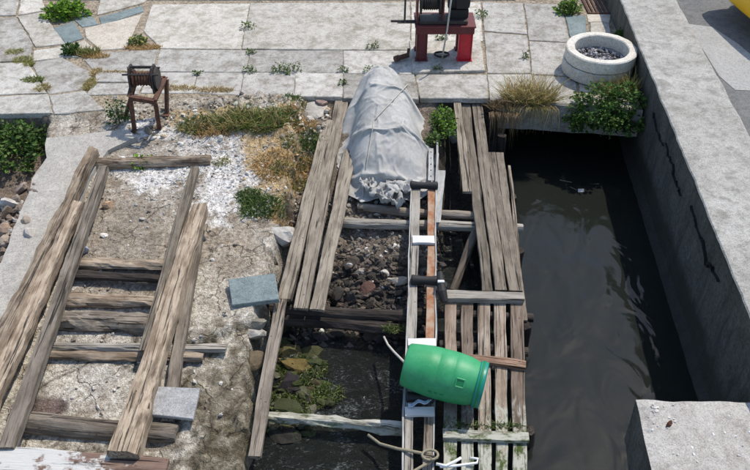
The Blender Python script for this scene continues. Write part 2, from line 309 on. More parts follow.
seedc = [0]
def plank(name, quad, plane, off, thick, mat, ragged=.02, warp=.008, rough=1.0, **kw):
    seedc[0] += 1; sd = seedc[0]
    A, B, C, D = [P(*q, plane, off) for q in quad]
    top, bot = (A + B) / 2, (C + D) / 2; L = (bot - top).length; w0, w1 = (B - A).length, (C - D).length
    x = (bot - top).normalized(); yv = Vector((0, 0, 1)).cross(x).normalized(); z = x.cross(yv)
    n = max(4, int(L / .09)); V = []; ys = [(-.5, -1, 0), (-.5, -.12, 0), (-.47, 0, 0), (-.17, 0, 0), (.17, 0, 0), (.47, 0, 0), (.5, -.12, 0), (.5, -1, 0)]
    for i in range(n + 1):
        t = i / n; wd = w0 + (w1 - w0) * t
        wob = nz((t * L * 1.5, sd, 0)) * .012; zz = nz((t * L * .8, sd, 5)) * warp * 2
        for k, (a, b, _) in enumerate(ys):
            e = 0
            if i in (0, n): e = (nz((a * 6, sd, i)) + nz((a * 17, sd, i + 3)) * .6) * ragged * (1 if i else -1)
            edge = rough * (nz((t * L * 7, a * 9, sd)) * .006 + nz((t * L * 2.2, a * 5, sd)) * .008) if abs(a) > .4 else 0
            V.append((t * L + e, a * wd + wob + edge, b * thick + zz + nz((t * L * 5, a * 4, sd + 2)) * .003 * rough + (rough > 1.5) * (nz((t * L * 1.2, a * 7, sd + 5)) * .018 - abs(a) ** 3 * .18 * thick) + (-.004 if i in (0, n) and b == 0 else 0)))
    Fc = [(i * 8 + k, i * 8 + (k + 1) % 8, i * 8 + 8 + (k + 1) % 8, i * 8 + 8 + k) for i in range(n) for k in range(8)]
    Fc = [tuple(reversed(f)) for f in Fc] + [tuple(range(8)), tuple(reversed(range(n * 8, n * 8 + 8)))]
    M = Matrix.Translation(top) @ Matrix((x, yv, z)).transposed().to_4x4()
    return mesh_obj(name, V, Fc, mat, matrix=M, **kw)
def log(name, a, b, r0, r1, mat, plane=None, off=0, flat=1.0, rough=.12, bend=.02, **kw):
    """a, b: pixels on plane (top of the log) or points"""
    seedc[0] += 1; sd = seedc[0]
    if plane is not None: a, b = P(*a, plane, off - r0 * flat), P(*b, plane, off - r1 * flat)
    a, b = Vector(a), Vector(b); L = (b - a).length; x = (b - a).normalized(); u = Vector((0, 0, 1)) if abs(x.z) < .95 else Vector((0, 1, 0))
    yv = u.cross(x).normalized(); z = x.cross(yv); n = max(5, int(L / .07)); k = 14; V = []
    for i in range(n + 1):
        t = i / n; r = r0 + (r1 - r0) * t; by = nz((t * L * .9, sd, 1)) * bend * 2; bz = nz((t * L * .9, sd, 9)) * bend
        if i in (0, n): r *= .93
        for j in range(k):
            an = 2 * math.pi * j / k; cc, ss = math.cos(an), math.sin(an)
            rr = r * (1 + rough * (nz((t * L * 3, cc * 1.3 + sd, ss * 1.3)) * 1.2 + nz((t * L * 9, cc * 4 + sd, ss * 4)) * .5))
            e = nz((cc * 2, ss * 2, sd + i)) * r * .25 if i in (0, n) else 0
            V.append((t * L + e, by + rr * cc, bz + rr * ss * flat))
    Fc = [(i * k + j, i * k + (j + 1) % k, i * k + k + (j + 1) % k, i * k + k + j) for i in range(n) for j in range(k)]
    Fc += [tuple(reversed(range(k))), tuple(range(n * k, n * k + k))]
    M = Matrix.Translation(a) @ Matrix((x, yv, z)).transposed().to_4x4()
    return mesh_obj(name, V, Fc, mat, matrix=M, smooth=False, **kw)
def slab(name, pts, top, thick, mat, shrink=.004, jit=.009, tilt=.0025, **kw):
    """pts: world xy polygon; real slab with chipped, bevelled edges"""
    seedc[0] += 1; sd = seedc[0]
    pts = [Vector((p[0], p[1])) for p in pts]; c = sum(pts, Vector((0, 0))) / len(pts)
    area = sum(pts[i].x * pts[(i + 1) % len(pts)].y - pts[(i + 1) % len(pts)].x * pts[i].y for i in range(len(pts)))
    if area < 0: pts.reverse()
    ring = []
    for i, p in enumerate(pts):
        q = pts[(i + 1) % len(pts)]; m = max(1, int((q - p).length / .12))
        for j in range(m):
            s_ = p.lerp(q, j / m); 
            s_ += Vector((nz((s_.x * 5, s_.y * 5, sd)), nz((s_.y * 5, s_.x * 5, sd + 4)))) * jit * 1.5
            s_ += Vector((nz((s_.x * 17, s_.y * 17, sd)), nz((s_.y * 17, s_.x * 17, sd + 4)))) * jit
            d = (c - s_); ring.append(s_ + d.normalized() * shrink)
    n = len(ring); tx, ty = random.uniform(-tilt, tilt), random.uniform(-tilt, tilt)
    def zt(s_): return top + (s_.x - c.x) * tx + (s_.y - c.y) * ty
    V = [(s_.x, s_.y, zt(s_) - thick) for s_ in ring] + [(s_.x, s_.y, zt(s_) - .008) for s_ in ring]
    inn = [s_ + (c - s_).normalized() * .009 for s_ in ring]; V += [(s_.x, s_.y, zt(s_)) for s_ in inn]
    Fc = [(k * n + i, k * n + (i + 1) % n, k * n + n + (i + 1) % n, k * n + n + i) for k in range(2) for i in range(n)] + [tuple(range(2 * n, 3 * n))]
    o = mesh_obj(name, [(x - c.x, y - c.y, z - top) for x, y, z in V], Fc, mat, matrix=Matrix.Translation((c.x, c.y, top)), **kw); return o

ICO = {}
def ico(sub):
    if sub not in ICO:
        bm = bmesh.new(); bmesh.ops.create_icosphere(bm, subdivisions=sub, radius=1); ICO[sub] = (np.array([v.co[:] for v in bm.verts]), np.array([[v.index for v in f.verts] for f in bm.faces])); bm.free()
    return ICO[sub]
def rockverts(sub, sd, amp=.35, flat=.7):
    v, f = ico(sub); o = []
    for p in v:
        r = 1 + amp * nz(p, 1.1, sd) * 1.3 + amp * .45 * nz(p, 2.9, sd + 2)
        q = Vector(p) * r
        for k in range(3):   # chop planes for angular faces
            nrm = Vector((math.sin(sd * 2.1 + k * 2.3), math.cos(sd * 1.3 + k * 1.7), .5 + .5 * math.sin(sd + k))).normalized(); dd = q.dot(nrm)
            if dd > .72: q -= nrm * (dd - .72) * .85
        o.append((q.x, q.y, q.z * flat))
    return np.array(o), f
ROCKS = [rockverts(2, i + 1) for i in range(8)]; PEB = [rockverts(1, i + 31, .3) for i in range(6)]
def rotm():
    q = Quaternion((random.gauss(0, 1) * .35, random.gauss(0, 1) * .35, random.gauss(0, 1), random.gauss(0, 1))).normalized(); return np.array(q.to_matrix())
def stone(loc, size, col, name='stone', sub=None, **kw):
    v, f = random.choice(ROCKS); s = np.array([random.uniform(.8, 1.25), random.uniform(.8, 1.15), random.uniform(.7, 1)]) * size
    V = (v * s) @ rotm().T
    cc = np.clip(np.tile(col, (len(V), 1)) * (1 + .35 * np.array([[nz(p_, 1.6 / size, 3) + .6 * nz(p_, 4 / size, 5)] for p_ in V])), 0, 1)
    return mesh_obj(name, V, f, M_stone, matrix=Matrix.Translation(loc), cols=cc, **kw)
def scatter(name, spots, mat, **kw):
    """spots: (x,y,z,size,color); many small stones in one 'stuff' mesh"""
    Vs, Fs, Cs = [], [], []; n = 0
    for x, y, z, s, c in spots:
        v, f = random.choice(PEB if s < .045 else ROCKS[:5] if s > .075 else PEB)
        vv = (v * (np.array([random.uniform(.7, 1.3), random.uniform(.7, 1.3), random.uniform(.55, .95)]) * s)) @ rotm().T + (x, y, z)
        Vs.append(vv); Fs.append(f + n); n += len(v); Cs.append(np.tile(np.clip(np.array(c) * random.uniform(.75, 1.25), 0, .85), (len(v), 1)))
    return mesh_obj(name, np.vstack(Vs), np.vstack(Fs), mat, cols=np.vstack(Cs), kind='stuff', **kw)

# ------------------------------------------------------------------ terrain: the ramp, rubble bed and shore as one sheet
def poly(pts, plane, off=0):
    w = [P(*p, plane, off) for p in pts]; return np.array([[a.x, a.y] for a in w])
def ss(a, b, x): t = np.clip((x - a) / (b - a), 0, 1); return t * t * (3 - 2 * t)
def fnoise(X, Y, sc, sd=0, oct=3):
    f = np.vectorize(lambda a, b: noise.fractal((a * sc + sd * 5.3, b * sc - sd * 2.1, sd), 1.0, 2.0, oct, noise_basis='PERLIN_ORIGINAL')); return f(X, Y)
EDGE = poly([(286, 190), (272, 240), (262, 300), (247, 335), (246, 400), (240, 470), (232, 540)], LEFT); EDGE = EDGE[np.argsort(EDGE[:, 1])]
REC = poly([(46, 122), (46, 156), (33, 180), (18, 220), (0, 262), (-40, 350)], LEFT, .1); REC = REC[np.argsort(REC[:, 1])]
CAN = poly([(503, 140), (511, 250), (522, 350), (530, 470)], WATER); CAN = CAN[np.argsort(CAN[:, 1])]
QF = poly([(-200, 115), (0, 115), (90, 113), (130, 104), (200, 98), (340, 96), (460, 97), (500, 99)], QUAY)
VDS = {}
def terrain_z(X, Y, detail=True):
    lz = LEFT[0] + LEFT[1] * Y
    n1 = fnoise(X, Y, 1.6, 1) if detail else 0; n2 = fnoise(X, Y, 6, 2) if detail else 0
    ex = np.interp(Y, EDGE[:, 0 if False else 1], EDGE[:, 0]); rx = np.interp(Y, REC[:, 1], REC[:, 0]); cx = np.interp(Y, CAN[:, 1], CAN[:, 0]); qf = np.interp(X, QF[:, 0], QF[:, 1])
    px, py = project(X, Y, lz)
    mound = np.exp(-((px - 255) / 60) ** 2 - ((py - 112) / 22) ** 2) * .16 + np.exp(-((px - 285) / 38) ** 2 - ((py - 165) / 50) ** 2) * .09 + np.exp(-((px - 215) / 40) ** 2 - ((py - 165) / 35) ** 2) * .05
    rockz = np.exp(-((px - 215) / 40) ** 2 - ((py - 400) / 80) ** 2)
    zl = lz + mound * (1 + .5 * n2) + n1 * .02 + n2 * .006
    if detail:
        def vc(a, b):
            d, pt = noise.voronoi(Vector((a * 1.5 + .3 * noise.noise((a * 2, b * 2, 1)), b * 1.25 + .3 * noise.noise((b * 2, a * 2, 4)), .3))); return d[1] - d[0], math.sin(pt[0].x * 12.9 + pt[0].y * 7.2), math.sin(pt[0].x * 5.1 - pt[0].y * 9.7)
        vd, ch, ct = np.vectorize(vc)(X, Y); VDS['d'] = vd; rk = ss(285, 345, py + n1 * 40) * ss(150, 190, px)
        zl = zl - .035 * ss(.05, .0, vd) * (.1 + .9 * rk) + .045 * ch * (.1 + rk) * ss(.0, .03, vd) + fnoise(X, Y, 13, 6) * (.004 + .012 * rk)
    zl = np.where(X < rx, zl - .32 * ss(0, .12, rx - X) + n2 * .04, zl)
    zc = -.45 - (7.18 - Y) * .26; zc = np.minimum(zc, -.13); zc = np.maximum(zc, -1.35) + n1 * .05 + n2 * .05
    xm = np.interp(Y, CAN[:, 1], CAN[:, 0]) - 1.0
    zc = zc - .45 * ss(0, .3, X - xm)
    e2 = ex + n2 * .08
    t = ss(-.02, .12, X - e2); z = zl * (1 - t) + zc * t
    q = ss(-.12, .08, Y - qf - n2 * .05) ; zq = -.011
    z = z * (1 - q) + zq * q
    t2 = ss(-.15, .1, X - cx); return z * (1 - t2) + -1.5 * t2
xs = np.arange(-8.6, 2.75, .032); ysr = np.arange(2.2, 9.32, .032); GX, GY = np.meshgrid(xs, ysr)
GZ = terrain_z(GX, GY); GVD = VDS['d']; PX, PY = project(GX, GY, GZ)
C = np.zeros(GX.shape + (3,)); 
nA, nB, nC = fnoise(GX, GY, 2.2, 11, 4), fnoise(GX, GY, 7, 12, 4), fnoise(GX, GY, 1.1, 13, 3)
def lay(mask, col):
    m = np.clip(mask, 0, 1)[..., None]; C[:] = C * (1 - m) + np.array(col) * m
def blob(x, y, rx, ry, soft=.5, nk=.5): return ss(1, 1 - soft, ((PX - x) / rx) ** 2 + ((PY - y) / ry) ** 2 + nA * nk + nB * nk)
C[:] = (.46, .415, .345)
lay(ss(250, 300, PY + nA * 60), (.54, .5, .42))
lay(ss(.05, .45, nB + nA * .6) * .75, (.3, .245, .185)); lay(ss(.1, .4, fnoise(GX, GY, 3.3, 21, 5)) * .6, (.58, .545, .48)); lay(ss(.15, .42, fnoise(GX, GY, 4.6, 22, 5)) * .5, (.2, .165, .125))
lay(blob(120, 250, 55, 60) * .7, (.3, .255, .2))
lay(blob(110, 370, 75, 55, .7) * .8, (.6, .565, .49))
lay(blob(40, 408, 32, 14) * .85, (.11, .065, .06))
lay(blob(215, 250, 50, 35) * .6, (.36, .3, .23))
lay(blob(195, 300, 40, 40) * .6, (.55, .51, .42))
for a in ((218, 165, 62, 54), (165, 172, 60, 22), (205, 205, 38, 32), (290, 112, 40, 16), (150, 132, 50, 14)): lay(blob(*a, .9, 1.0), (.76, .745, .71))
lay(blob(150, 152, 80, 14) * .5, (.4, .36, .3))
for a in ((288, 165, 34, 58), (225, 120, 60, 16), (300, 120, 34, 22), (262, 150, 26, 26)): lay(blob(*a, .5, .8) * .95, (.47, .345, .185))
lay(ss(175, 215, PX + nA * 30) * ss(320, 375, PY + nB * 60) * (PX < 300) * .8, (.19, .165, .11))
lay(ss(175, 215, PX) * ss(400, 440, PY) * ss(-.2, .4, nB) * (PX < 300) * .85, (.115, .1, .045))
lay(ss(-.05, .25, nB) * ss(150, 180, PX) * ss(300, 360, PY) * (PX < 260) * .6, (.09, .075, .05))
VD = GVD
lay(ss(.045, .0, VD) * (.3 + .6 * ss(290, 340, PY)) * (PY > 230), (.08, .068, .045))
exg = np.interp(GY, EDGE[:, 1], EDGE[:, 0]); cen = ss(.0, .2, GX - exg)
lay(cen, (.2, .165, .13)); lay(cen * ss(255, 285, PY + nB * 30), (.055, .05, .047)); lay(cen * ss(.0, .4, nB) * .5, (.3, .26, .21))
lay(cen * ss(-.72, -.82, GZ), (.035, .04, .02)); lay(cen * ss(.05, .3, nA + nB * .5) * ss(-.8, -.9, GZ) * ss(400, 330, PX), (.07, .10, .012))
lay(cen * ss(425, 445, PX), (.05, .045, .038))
rxg = np.interp(GY, REC[:, 1], REC[:, 0]); lay(ss(-.02, .1, rxg - GX), (.21, .165, .125))
qfg = np.interp(GX, QF[:, 0], QF[:, 1]); lay(ss(-.02, .12, GY - qfg), (.38, .32, .23))
lay(ss(-1.15, -1.4, GZ), (.07, .065, .045))
ny, nx = GX.shape; idx = np.arange(ny * nx).reshape(ny, nx)
Fq = np.stack([idx[:-1, :-1], idx[:-1, 1:], idx[1:, 1:], idx[1:, :-1]], -1).reshape(-1, 4)
mesh_obj('slipway_ground', np.stack([GX, GY, GZ], -1).reshape(-1, 3), Fq, M_terr, True, cols=C.reshape(-1, 3), kind='structure')
def tz(x, y): return float(terrain_z(np.array([x]), np.array([y]))[0])
def on_ground(px, py):
    p = P(px, py, LEFT)
    for _ in range(8): p = P(px, py, tz(p.x, p.y))
    return p

# canal bed, water, wide quay ground, road
def sheet(name, x0, x1, y0, y1, z, mat, col=None, **kw):
    V = [(x0, y0, z), (x1, y0, z), (x1, y1, z), (x0, y1, z)]
    return mesh_obj(name, V, [(0, 1, 2, 3)], mat, cols=[col] * 4 if col else None, kind='structure', **kw)
sheet('canal_bed', -14, 9, -8, 14, -1.56, M_terr, (.075, .068, .045))
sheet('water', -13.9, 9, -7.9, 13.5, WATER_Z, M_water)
# wall line (inner top edge)
WT = .46
wa, wb = P(629, 20, WT), P(719, 240, WT); wd = (wb - wa).normalized(); wn = Vector((-wd.y, wd.x, 0));
if wn.x < 0: wn = -wn
wo = P(712, 65, WT); WTH = (wo - wa).dot(wn)
def wall_pt(s, a, z): p = wa + wd * s + wn * a; return Vector((p.x, p.y, z))   # s along wall towards the viewer, a across
far_x = wall_pt(-6, 0, 0).x
V = [(-140, 9.28, -.052), (wall_pt(-20, 0, 0).x, 9.28, -.052)]
g0 = wall_pt(0, .1, 0)
def wx(y): return (wa + wd * ((y - wa.y) / wd.y)).x
V = [(-140, 9.2, -.014), (1.6, 9.2, -.014), (1.6, 9.0, -.014), (wx(9.0) + .12, 9.0, -.014), (wx(60) + .12, 60, -.014), (wx(60) + .12, 160, -.014), (-140, 160, -.014)]
mesh_obj('quay_ground', V, [tuple(range(7))], M_terr, cols=[(.38, .32, .24)] * 7, kind='structure')
rz = WT - .05
def side(y, a): p = wa + wd * ((y - wa.y) / wd.y) + wn * a; return (p.x, y)
ye = P(636, 399, .12).y - .04
V = [(*side(ye, WTH - .03), rz), (45, ye, rz), (45, 160, rz), (*side(160, WTH - .03), rz), (*side(ye, WTH - .03), -1.5), (45, ye, -1.5)]
mesh_obj('road', V, [(0, 1, 2, 3), (4, 5, 1, 0)], M_asph, kind='structure')

# ------------------------------------------------------------------ quay: lip over the culvert and paving slabs
lip0, lip1 = P(500, 100, 0), P(630, 109, 0); lip1.x = wx(lip1.y) - .01
Vl = []; nl = 26; D = 2.6
for i in range(nl + 1):
    p = lip0.lerp(lip1, i / nl)
    for dy, z in ((.0 + .03 * nz((p.x * 4, 0, 0)), -.42 + .02 * nz((p.x * 6, 3, 0))), (-.015 + .02 * nz((p.x * 5, 1, 0)), -.3), (-.02 + .02 * nz((p.x * 5, 4, 0)), -.16), (.0, -.02), (D, -.02), (D, -.42)):
        Vl.append((p.x, p.y + dy, z))
Fl = [(i * 6 + k, i * 6 + 6 + k, i * 6 + 6 + (k + 1) % 6, i * 6 + (k + 1) % 6) for i in range(nl) for k in range(6)] + [tuple(range(6)), tuple(reversed(range(nl * 6, nl * 6 + 6)))]
mesh_obj('quay_lip', Vl, Fl, M_lip, kind='structure')
MB().box(((lip0.x + lip1.x) / 2, lip0.y + D + .1, -.9), (4.5, .2, 1.5)).build('culvert_wall', M_lip, kind='structure')
quay = bpy.data.objects.new('quay_paving', None); finish(quay, kind='structure')
def qslab(px, mat, z=None, thick=.07, **kw):
    w_ = [P(*p, 0) for p in px]
    return slab('paving_slab', [(a.x, a.y) for a in w_], (random.uniform(-.003, .005) if z is None else z), thick, mat, parent=quay, **kw)
S, S2 = M_slab, M_slab2
for px, m in (
    ([(150, 72), (198, 72), (192, 93), (140, 93)], S), ([(198, 72), (244, 72), (240, 95), (192, 93)], S), ([(244, 72), (295, 72), (294, 96), (240, 95)], S), ([(295, 72), (343, 73), (343, 97), (294, 96)], S), ([(343, 73), (414, 74), (419, 99), (343, 98)], S),
    ([(160, 49), (250, 50), (246, 72), (152, 71)], S), ([(250, 50), (343, 50), (343, 73), (246, 72)], S), ([(343, 50), (411, 50), (414, 74), (343, 73)], S),
    ([(152, 4), (250, 3), (241, 49), (160, 48), (143, 30)], S2), ([(250, 3), (410, 2), (411, 50), (241, 49)], S2),
    ([(411, 2), (481, 2), (483, 41), (411, 41)], S2), ([(415, 74), (487, 74), (489, 98), (420, 98)], S),
    ([(482, 2), (523, 3), (527, 34), (484, 31)], S), ([(484, 32), (527, 35), (531, 73), (487, 73)], S), ([(487, 74), (531, 74), (537, 102), (490, 100)], S),
    ([(524, 3), (562, 4), (570, 42), (529, 40)], S), ([(529, 41), (571, 43), (574, 76), (532, 74)], S), ([(532, 75), (575, 77), (580, 104), (538, 102)], S), ([(575, 44), (612, 44), (632, 80), (632, 108), (581, 104)], M_sand),
    ([(565, 15), (585, 15), (589, 42), (571, 42)], M_blue), ([(590, 22), (609, 22), (613, 43), (591, 42)], S2), ([(586, 14), (611, 14), (610, 22), (588, 22)], M_sand),
    ([(-60, 20), (16, 17), (33, 44), (30, 61), (-60, 63)], S), ([(17, 16), (43, 12), (54, 27), (66, 44), (36, 47), (33, 43)], S2), ([(-60, 64), (28, 62), (47, 93), (-60, 97)], S), ([(-60, 98), (48, 94), (53, 113), (-60, 114)], S),
    ([(30, 62), (62, 57), (92, 72), (85, 89), (48, 94)], S), ([(49, 95), (85, 90), (104, 109), (54, 114)], S), ([(101, 52), (159, 49), (151, 71), (93, 71), (84, 60)], S), ([(96, 72), (149, 72), (144, 82), (93, 82)], S), ([(92, 83), (143, 83), (138, 94), (86, 95)], S),
    ([(53, 28), (74, 21), (84, 38), (66, 44)], M_blue), ([(74, 20), (86, 8), (99, 24), (82, 27)], M_blue), ([(99, 17), (142, 5), (144, 11), (101, 25)], M_blue),
    ([(84, 28), (142, 14), (126, 48), (100, 50), (86, 38)], M_sand), ([(68, 45), (84, 40), (98, 50), (82, 57)], M_sand), ([(34, 50), (66, 46), (80, 57), (64, 57), (32, 61)], S2),
    ([(100, -4), (150, -4), (143, 3), (97, 15)], S2), ([(-60, -6), (20, -6), (16, 15), (-60, 18)], S), ([(21, -6), (40, -6), (46, 10), (18, 15)], S2)):
    qslab(px, m)
# rows of slabs beyond the top edge of the photograph and to its left
y = P(300, 1, 0).y
for r_ in range(5):
    h = random.uniform(.8, 1.1); x = -9.0
    while x < wx(y) - .9:
        d = min(random.uniform(.9, 1.9), wx(y) - x - .05)
        yy = y + (.0 if r_ else .05)
        if not (r_ == 0 and x + d > P(580, 0, 0).x - .1): slab('paving_slab', [(x, yy), (x + d, yy), (x + d, y + h), (x, y + h)], random.uniform(-.003, .005), .07, random.choice([S, S, S2]), parent=quay)
        x += d
    y += h

# drain grate
gc = P(601, 4, 0); g = thing('drain_grate', (gc.x, gc.y, 0), 'rusty slotted iron drain grate beside the canal wall', 'grate')
GW, GH = .52, .7
MB().box((gc.x, gc.y, -.045), (GW, GH, .02)).build('sump', M_crack, parent=g)
fr_ = MB()
for sx in (-1, 1): fr_.box((gc.x + sx * GW / 2, gc.y, -.01), (.04, GH + .04, .05))
for sy in (-1, 1): fr_.box((gc.x, gc.y + sy * (GH / 2 + .001), -.012), (GW - .04, .04, .05))
fr_.build('frame', M_rust, parent=g)
for i in range(7):
    x = gc.x - GW / 2 + (i + 1) * GW / 8; MB().bar((x, gc.y - GH / 2 + .02, -.005), (x, gc.y + GH / 2 - .02, -.005), .03, .03).build('bar', M_rust, parent=g)

BZ = .12
b0 = P(636, 399, BZ)
# ------------------------------------------------------------------ canal wall on the right, with rough top and dark face
wall = thing('canal_wall', wall_pt(4, WTH / 2, WATER_Z - .6), 'long thick concrete wall along the right side of the canal', 'wall')
s0, s1 = -9.0, (b0.y - .06 - wa.y) / wd.y; n = 200; Vt = []; prof = [(.0, -.02), (.012, -.004), (.05, 0), (.2, 0), (.4, 0), (.6, 0), (.8, 0), (.97, 0), (1.0, -.012)]
for i in range(n + 1):
    s = s0 + (s1 - s0) * i / n
    for a, dz in prof:
        e = (nz((s * 3, 0, 1)) * .014 + nz((s * 9, 0, 2)) * .01) if a < .03 else (nz((s * 2.5, 5, 1)) * .014 if a > .95 else 0)
        p = wall_pt(s, a * WTH + e, 0); Vt.append((p.x, p.y, WT + dz + nz((s * 2, a * 3, 0)) * .008 + nz((s * 7, a * 8, 0)) * .004))
k = len(prof); Fc = [(i * k + j, i * k + j + 1, i * k + k + j + 1, i * k + k + j) for i in range(n) for j in range(k - 1)]
# back face down to below the road
base = len(Vt)
for i in range(n + 1):
    p = Vt[i * k + k - 1]; Vt.append((p[0], p[1], WATER_Z - .6))
Fc.append((n * k, *[n * k + q for q in range(1, k)], base + n)); Vt.append((Vt[n * k][0], Vt[n * k][1], WATER_Z - .6)); Fc[-1] = (*Fc[-1], len(Vt) - 1)
Fc += [(i * k + k - 1, base + i, base + i + 1, (i + 1) * k + k - 1) for i in range(n)]
mesh_obj('coping', Vt, Fc, M_wall, parent=wall)
Vf = []; zs = [0, .02, .1, .25, .45, .65, .85, 1.05, 1.2, 1.31, 1.6, 2.0]; kk = len(zs)
for i in range(n + 1):
    s = s0 + (s1 - s0) * i / n
    for q, d in enumerate(zs):
        if q == 0: Vf.append(Vt[i * k]); continue
        out = nz((s * 1.5, d * 3, 8)) * .018 + nz((s * 6, d * 7, 8)) * .01 - (.07 if d > 1.2 else 0)
        p = wall_pt(s, .015 + out, WT - d); Vf.append(p)
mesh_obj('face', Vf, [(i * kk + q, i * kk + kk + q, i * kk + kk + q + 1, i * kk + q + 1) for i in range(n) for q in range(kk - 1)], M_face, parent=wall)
# jagged cracks standing in the face
def on_wall(px, py, a=.0):   # pixel on the inner face plane
    d = AX + Vector((1, 0, 0)) * ((px - 375) / F) + UP * ((235 - py) / F); t = (wa + wn * a - CAM).dot(wn) / d.dot(wn); return CAM + d * t
for pts, wdt in (([(690, 206), (694, 222), (699, 236), (703, 246), (705, 262), (711, 272), (716, 279)], .007), ([(664, 142), (669, 158), (672, 168), (676, 184), (679, 196)], .0035), ([(652, 112), (655, 131), (662, 146)], .003)):
    wp = [on_wall(*q, -.014) for q in pts]; path = []
    for a, b in zip(wp[:-1], wp[1:]):
        for t in (0, .17, .33, .5, .66, .83): q = a.lerp(b, t); path.append(q + wd * (nz(q, 9) * .1 + nz(q, 31, 5) * .06) + Vector((0, 0, nz(q, 12, 8) * .06 + nz(q, 37, 2) * .03)))
    path.append(wp[-1]); Vc = []
    for i, q in enumerate(path):
        ww = wdt * (.25 + math.sin(math.pi * (i + .5) / len(path))) * max(.1, 1 + 2.6 * nz(q, 23, 3))
        Vc += [q - wd * ww, q + wd * ww, q + wd * ww + wn * .03, q - wd * ww + wn * .03]
    Fk = [(i * 4 + j, i * 4 + (j + 1) % 4, i * 4 + 4 + (j + 1) % 4, i * 4 + 4 + j) for i in range(len(path) - 1) for j in range(4)]
    mesh_obj('crack', Vc, Fk, M_crack, parent=wall)

# pavement apron beside the road
ap = [P(*q, rz) for q in [(688, 24), (712, 27), (738, 44), (762, 64), (775, 92), (735, 90), (719, 76), (700, 45)]]
mesh_obj('pavement', [(p.x, p.y, rz + .004) for p in ap], [tuple(range(len(ap)))], M_apron, kind='structure')

# concrete block in the foreground
bd = Vector((wd.x, wd.y, 0)); bl = P(652, 470, BZ); bd = (bl - b0); bd.z = 0; bd.normalize(); bn = P(750, 402, BZ) - b0; bn.z = 0; bn.normalize()
Wb = 7.5; Lb = 3.2; nu, nv = 100, 40; Vb = []
for j in range(nv + 1):
    for i in range(nu + 1):
        p = b0 + bn * (Wb * i / nu) + bd * (Lb * j / nv); e = 0
        if i == 0: p += bn * (nz((j * .3, 0, 3)) * .012)
        if j == 0: p += bd * (nz((i * .4, 0, 4)) * .015 + nz((i * .13, 0, 6)) * .012)
        Vb.append((p.x, p.y, BZ + nz(p, 2.5, 6) * .006 + nz(p, 9, 6) * .003 - (.012 if i == 0 or j == 0 else 0)))
Fb = [(j * (nu + 1) + i, j * (nu + 1) + i + 1, (j + 1) * (nu + 1) + i + 1, (j + 1) * (nu + 1) + i) for j in range(nv) for i in range(nu)]
ringi = [i for i in range(nu + 1)] + [(j) * (nu + 1) + nu for j in range(1, nv + 1)] + [nv * (nu + 1) + i for i in range(nu - 1, -1, -1)] + [j * (nu + 1) for j in range(nv - 1, 0, -1)]
bb = len(Vb)
for lvl, z in enumerate((-.15, -.41)):
    for i in ringi: x, y, _ = Vb[i]; Vb.append((x + nz((x * 3, y * 3, z)) * .02, y + nz((y * 3, x * 3, z)) * .02, z))
m_ = len(ringi); Fs = []
for i in range(m_):
    j = (i + 1) % m_; Fs += [(ringi[i], bb + i, bb + j, ringi[j]), (bb + i, bb + m_ + i, bb + m_ + j, bb + j)]
blk = thing('concrete_block', (b0.x + 1, b0.y - 1, -1.4), 'rough concrete block jutting over the water at the right foreground', 'block')
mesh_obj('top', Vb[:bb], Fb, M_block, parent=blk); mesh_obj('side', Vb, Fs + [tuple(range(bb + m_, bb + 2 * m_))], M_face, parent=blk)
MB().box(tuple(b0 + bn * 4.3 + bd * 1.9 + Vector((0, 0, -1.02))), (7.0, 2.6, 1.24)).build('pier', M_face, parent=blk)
q = P(669, 425, BZ); stone((q.x, q.y, BZ + .015), .032, (.12, .05, .03), 'rust_lump', label='small rust-brown lump on the foreground concrete block', cat='debris')
sp_ = []
for _ in range(60):
    x, y = random.gauss(654, 10), random.gauss(410, 9)
    if random.random() < .5: x, y = random.uniform(645, 750), random.uniform(405, 470)
    if x < 641 + (y - 399) * .22 or y < 402: continue
    q = P(x, y, BZ); sp_.append((q.x, q.y, BZ + .002, random.uniform(.006, .017), (.7, .68, .64)))
scatter('shell_grit', sp_, M_stone, label='white shell and lime grit on the foreground block')

# ------------------------------------------------------------------ stacked concrete well rings
wc = P(596, 71, 0); RO, RI = .475, .36; H1 = .17
rings = thing('well_ring_stack', (wc.x, wc.y, .005), 'round pale concrete well made of two stacked rings beside the canal wall', 'well')
for i in range(2):
    z0 = .012 + i * (H1 + .012); pr = [(RI, z0), (RO - .012, z0), (RO, z0 + .012), (RO + .004 * (1 - i), z0 + H1 * .5), (RO, z0 + H1 - .014), (RO - .014, z0 + H1), (RI + .012, z0 + H1), (RI, z0 + H1 - .012)]
    V_ = MB().lathe(pr, 64, Matrix.Translation((wc.x + (0, .012)[i], wc.y + (0, -.006)[i], 0)), True)
    V_.v = [(x + nz((x, y, z), 9, 3) * .006, y + nz((x, y, z), 9, 4) * .006, z + nz((x, y, z), 7, 5) * .004) for x, y, z in V_.v]; V_.build('ring', M_ring, parent=rings)
MB().lathe([(RI + .008, .01), (RI + .008, .16), (.001, .165)], 40, Matrix.Translation((wc.x, wc.y, 0))).build('fill', M_iron, parent=rings)
sp_ = []
for _ in range(420):
    a, r = random.uniform(0, 6.28), RI * .96 * math.sqrt(random.random()); sp_.append((wc.x + r * math.cos(a), wc.y + r * math.sin(a), .175 + random.uniform(0, .02), random.uniform(.01, .03), random.choice([(.3, .29, .31), (.42, .41, .43), (.2, .19, .2), (.55, .54, .53)])))
scatter('gravel', sp_, M_stone, parent=rings)

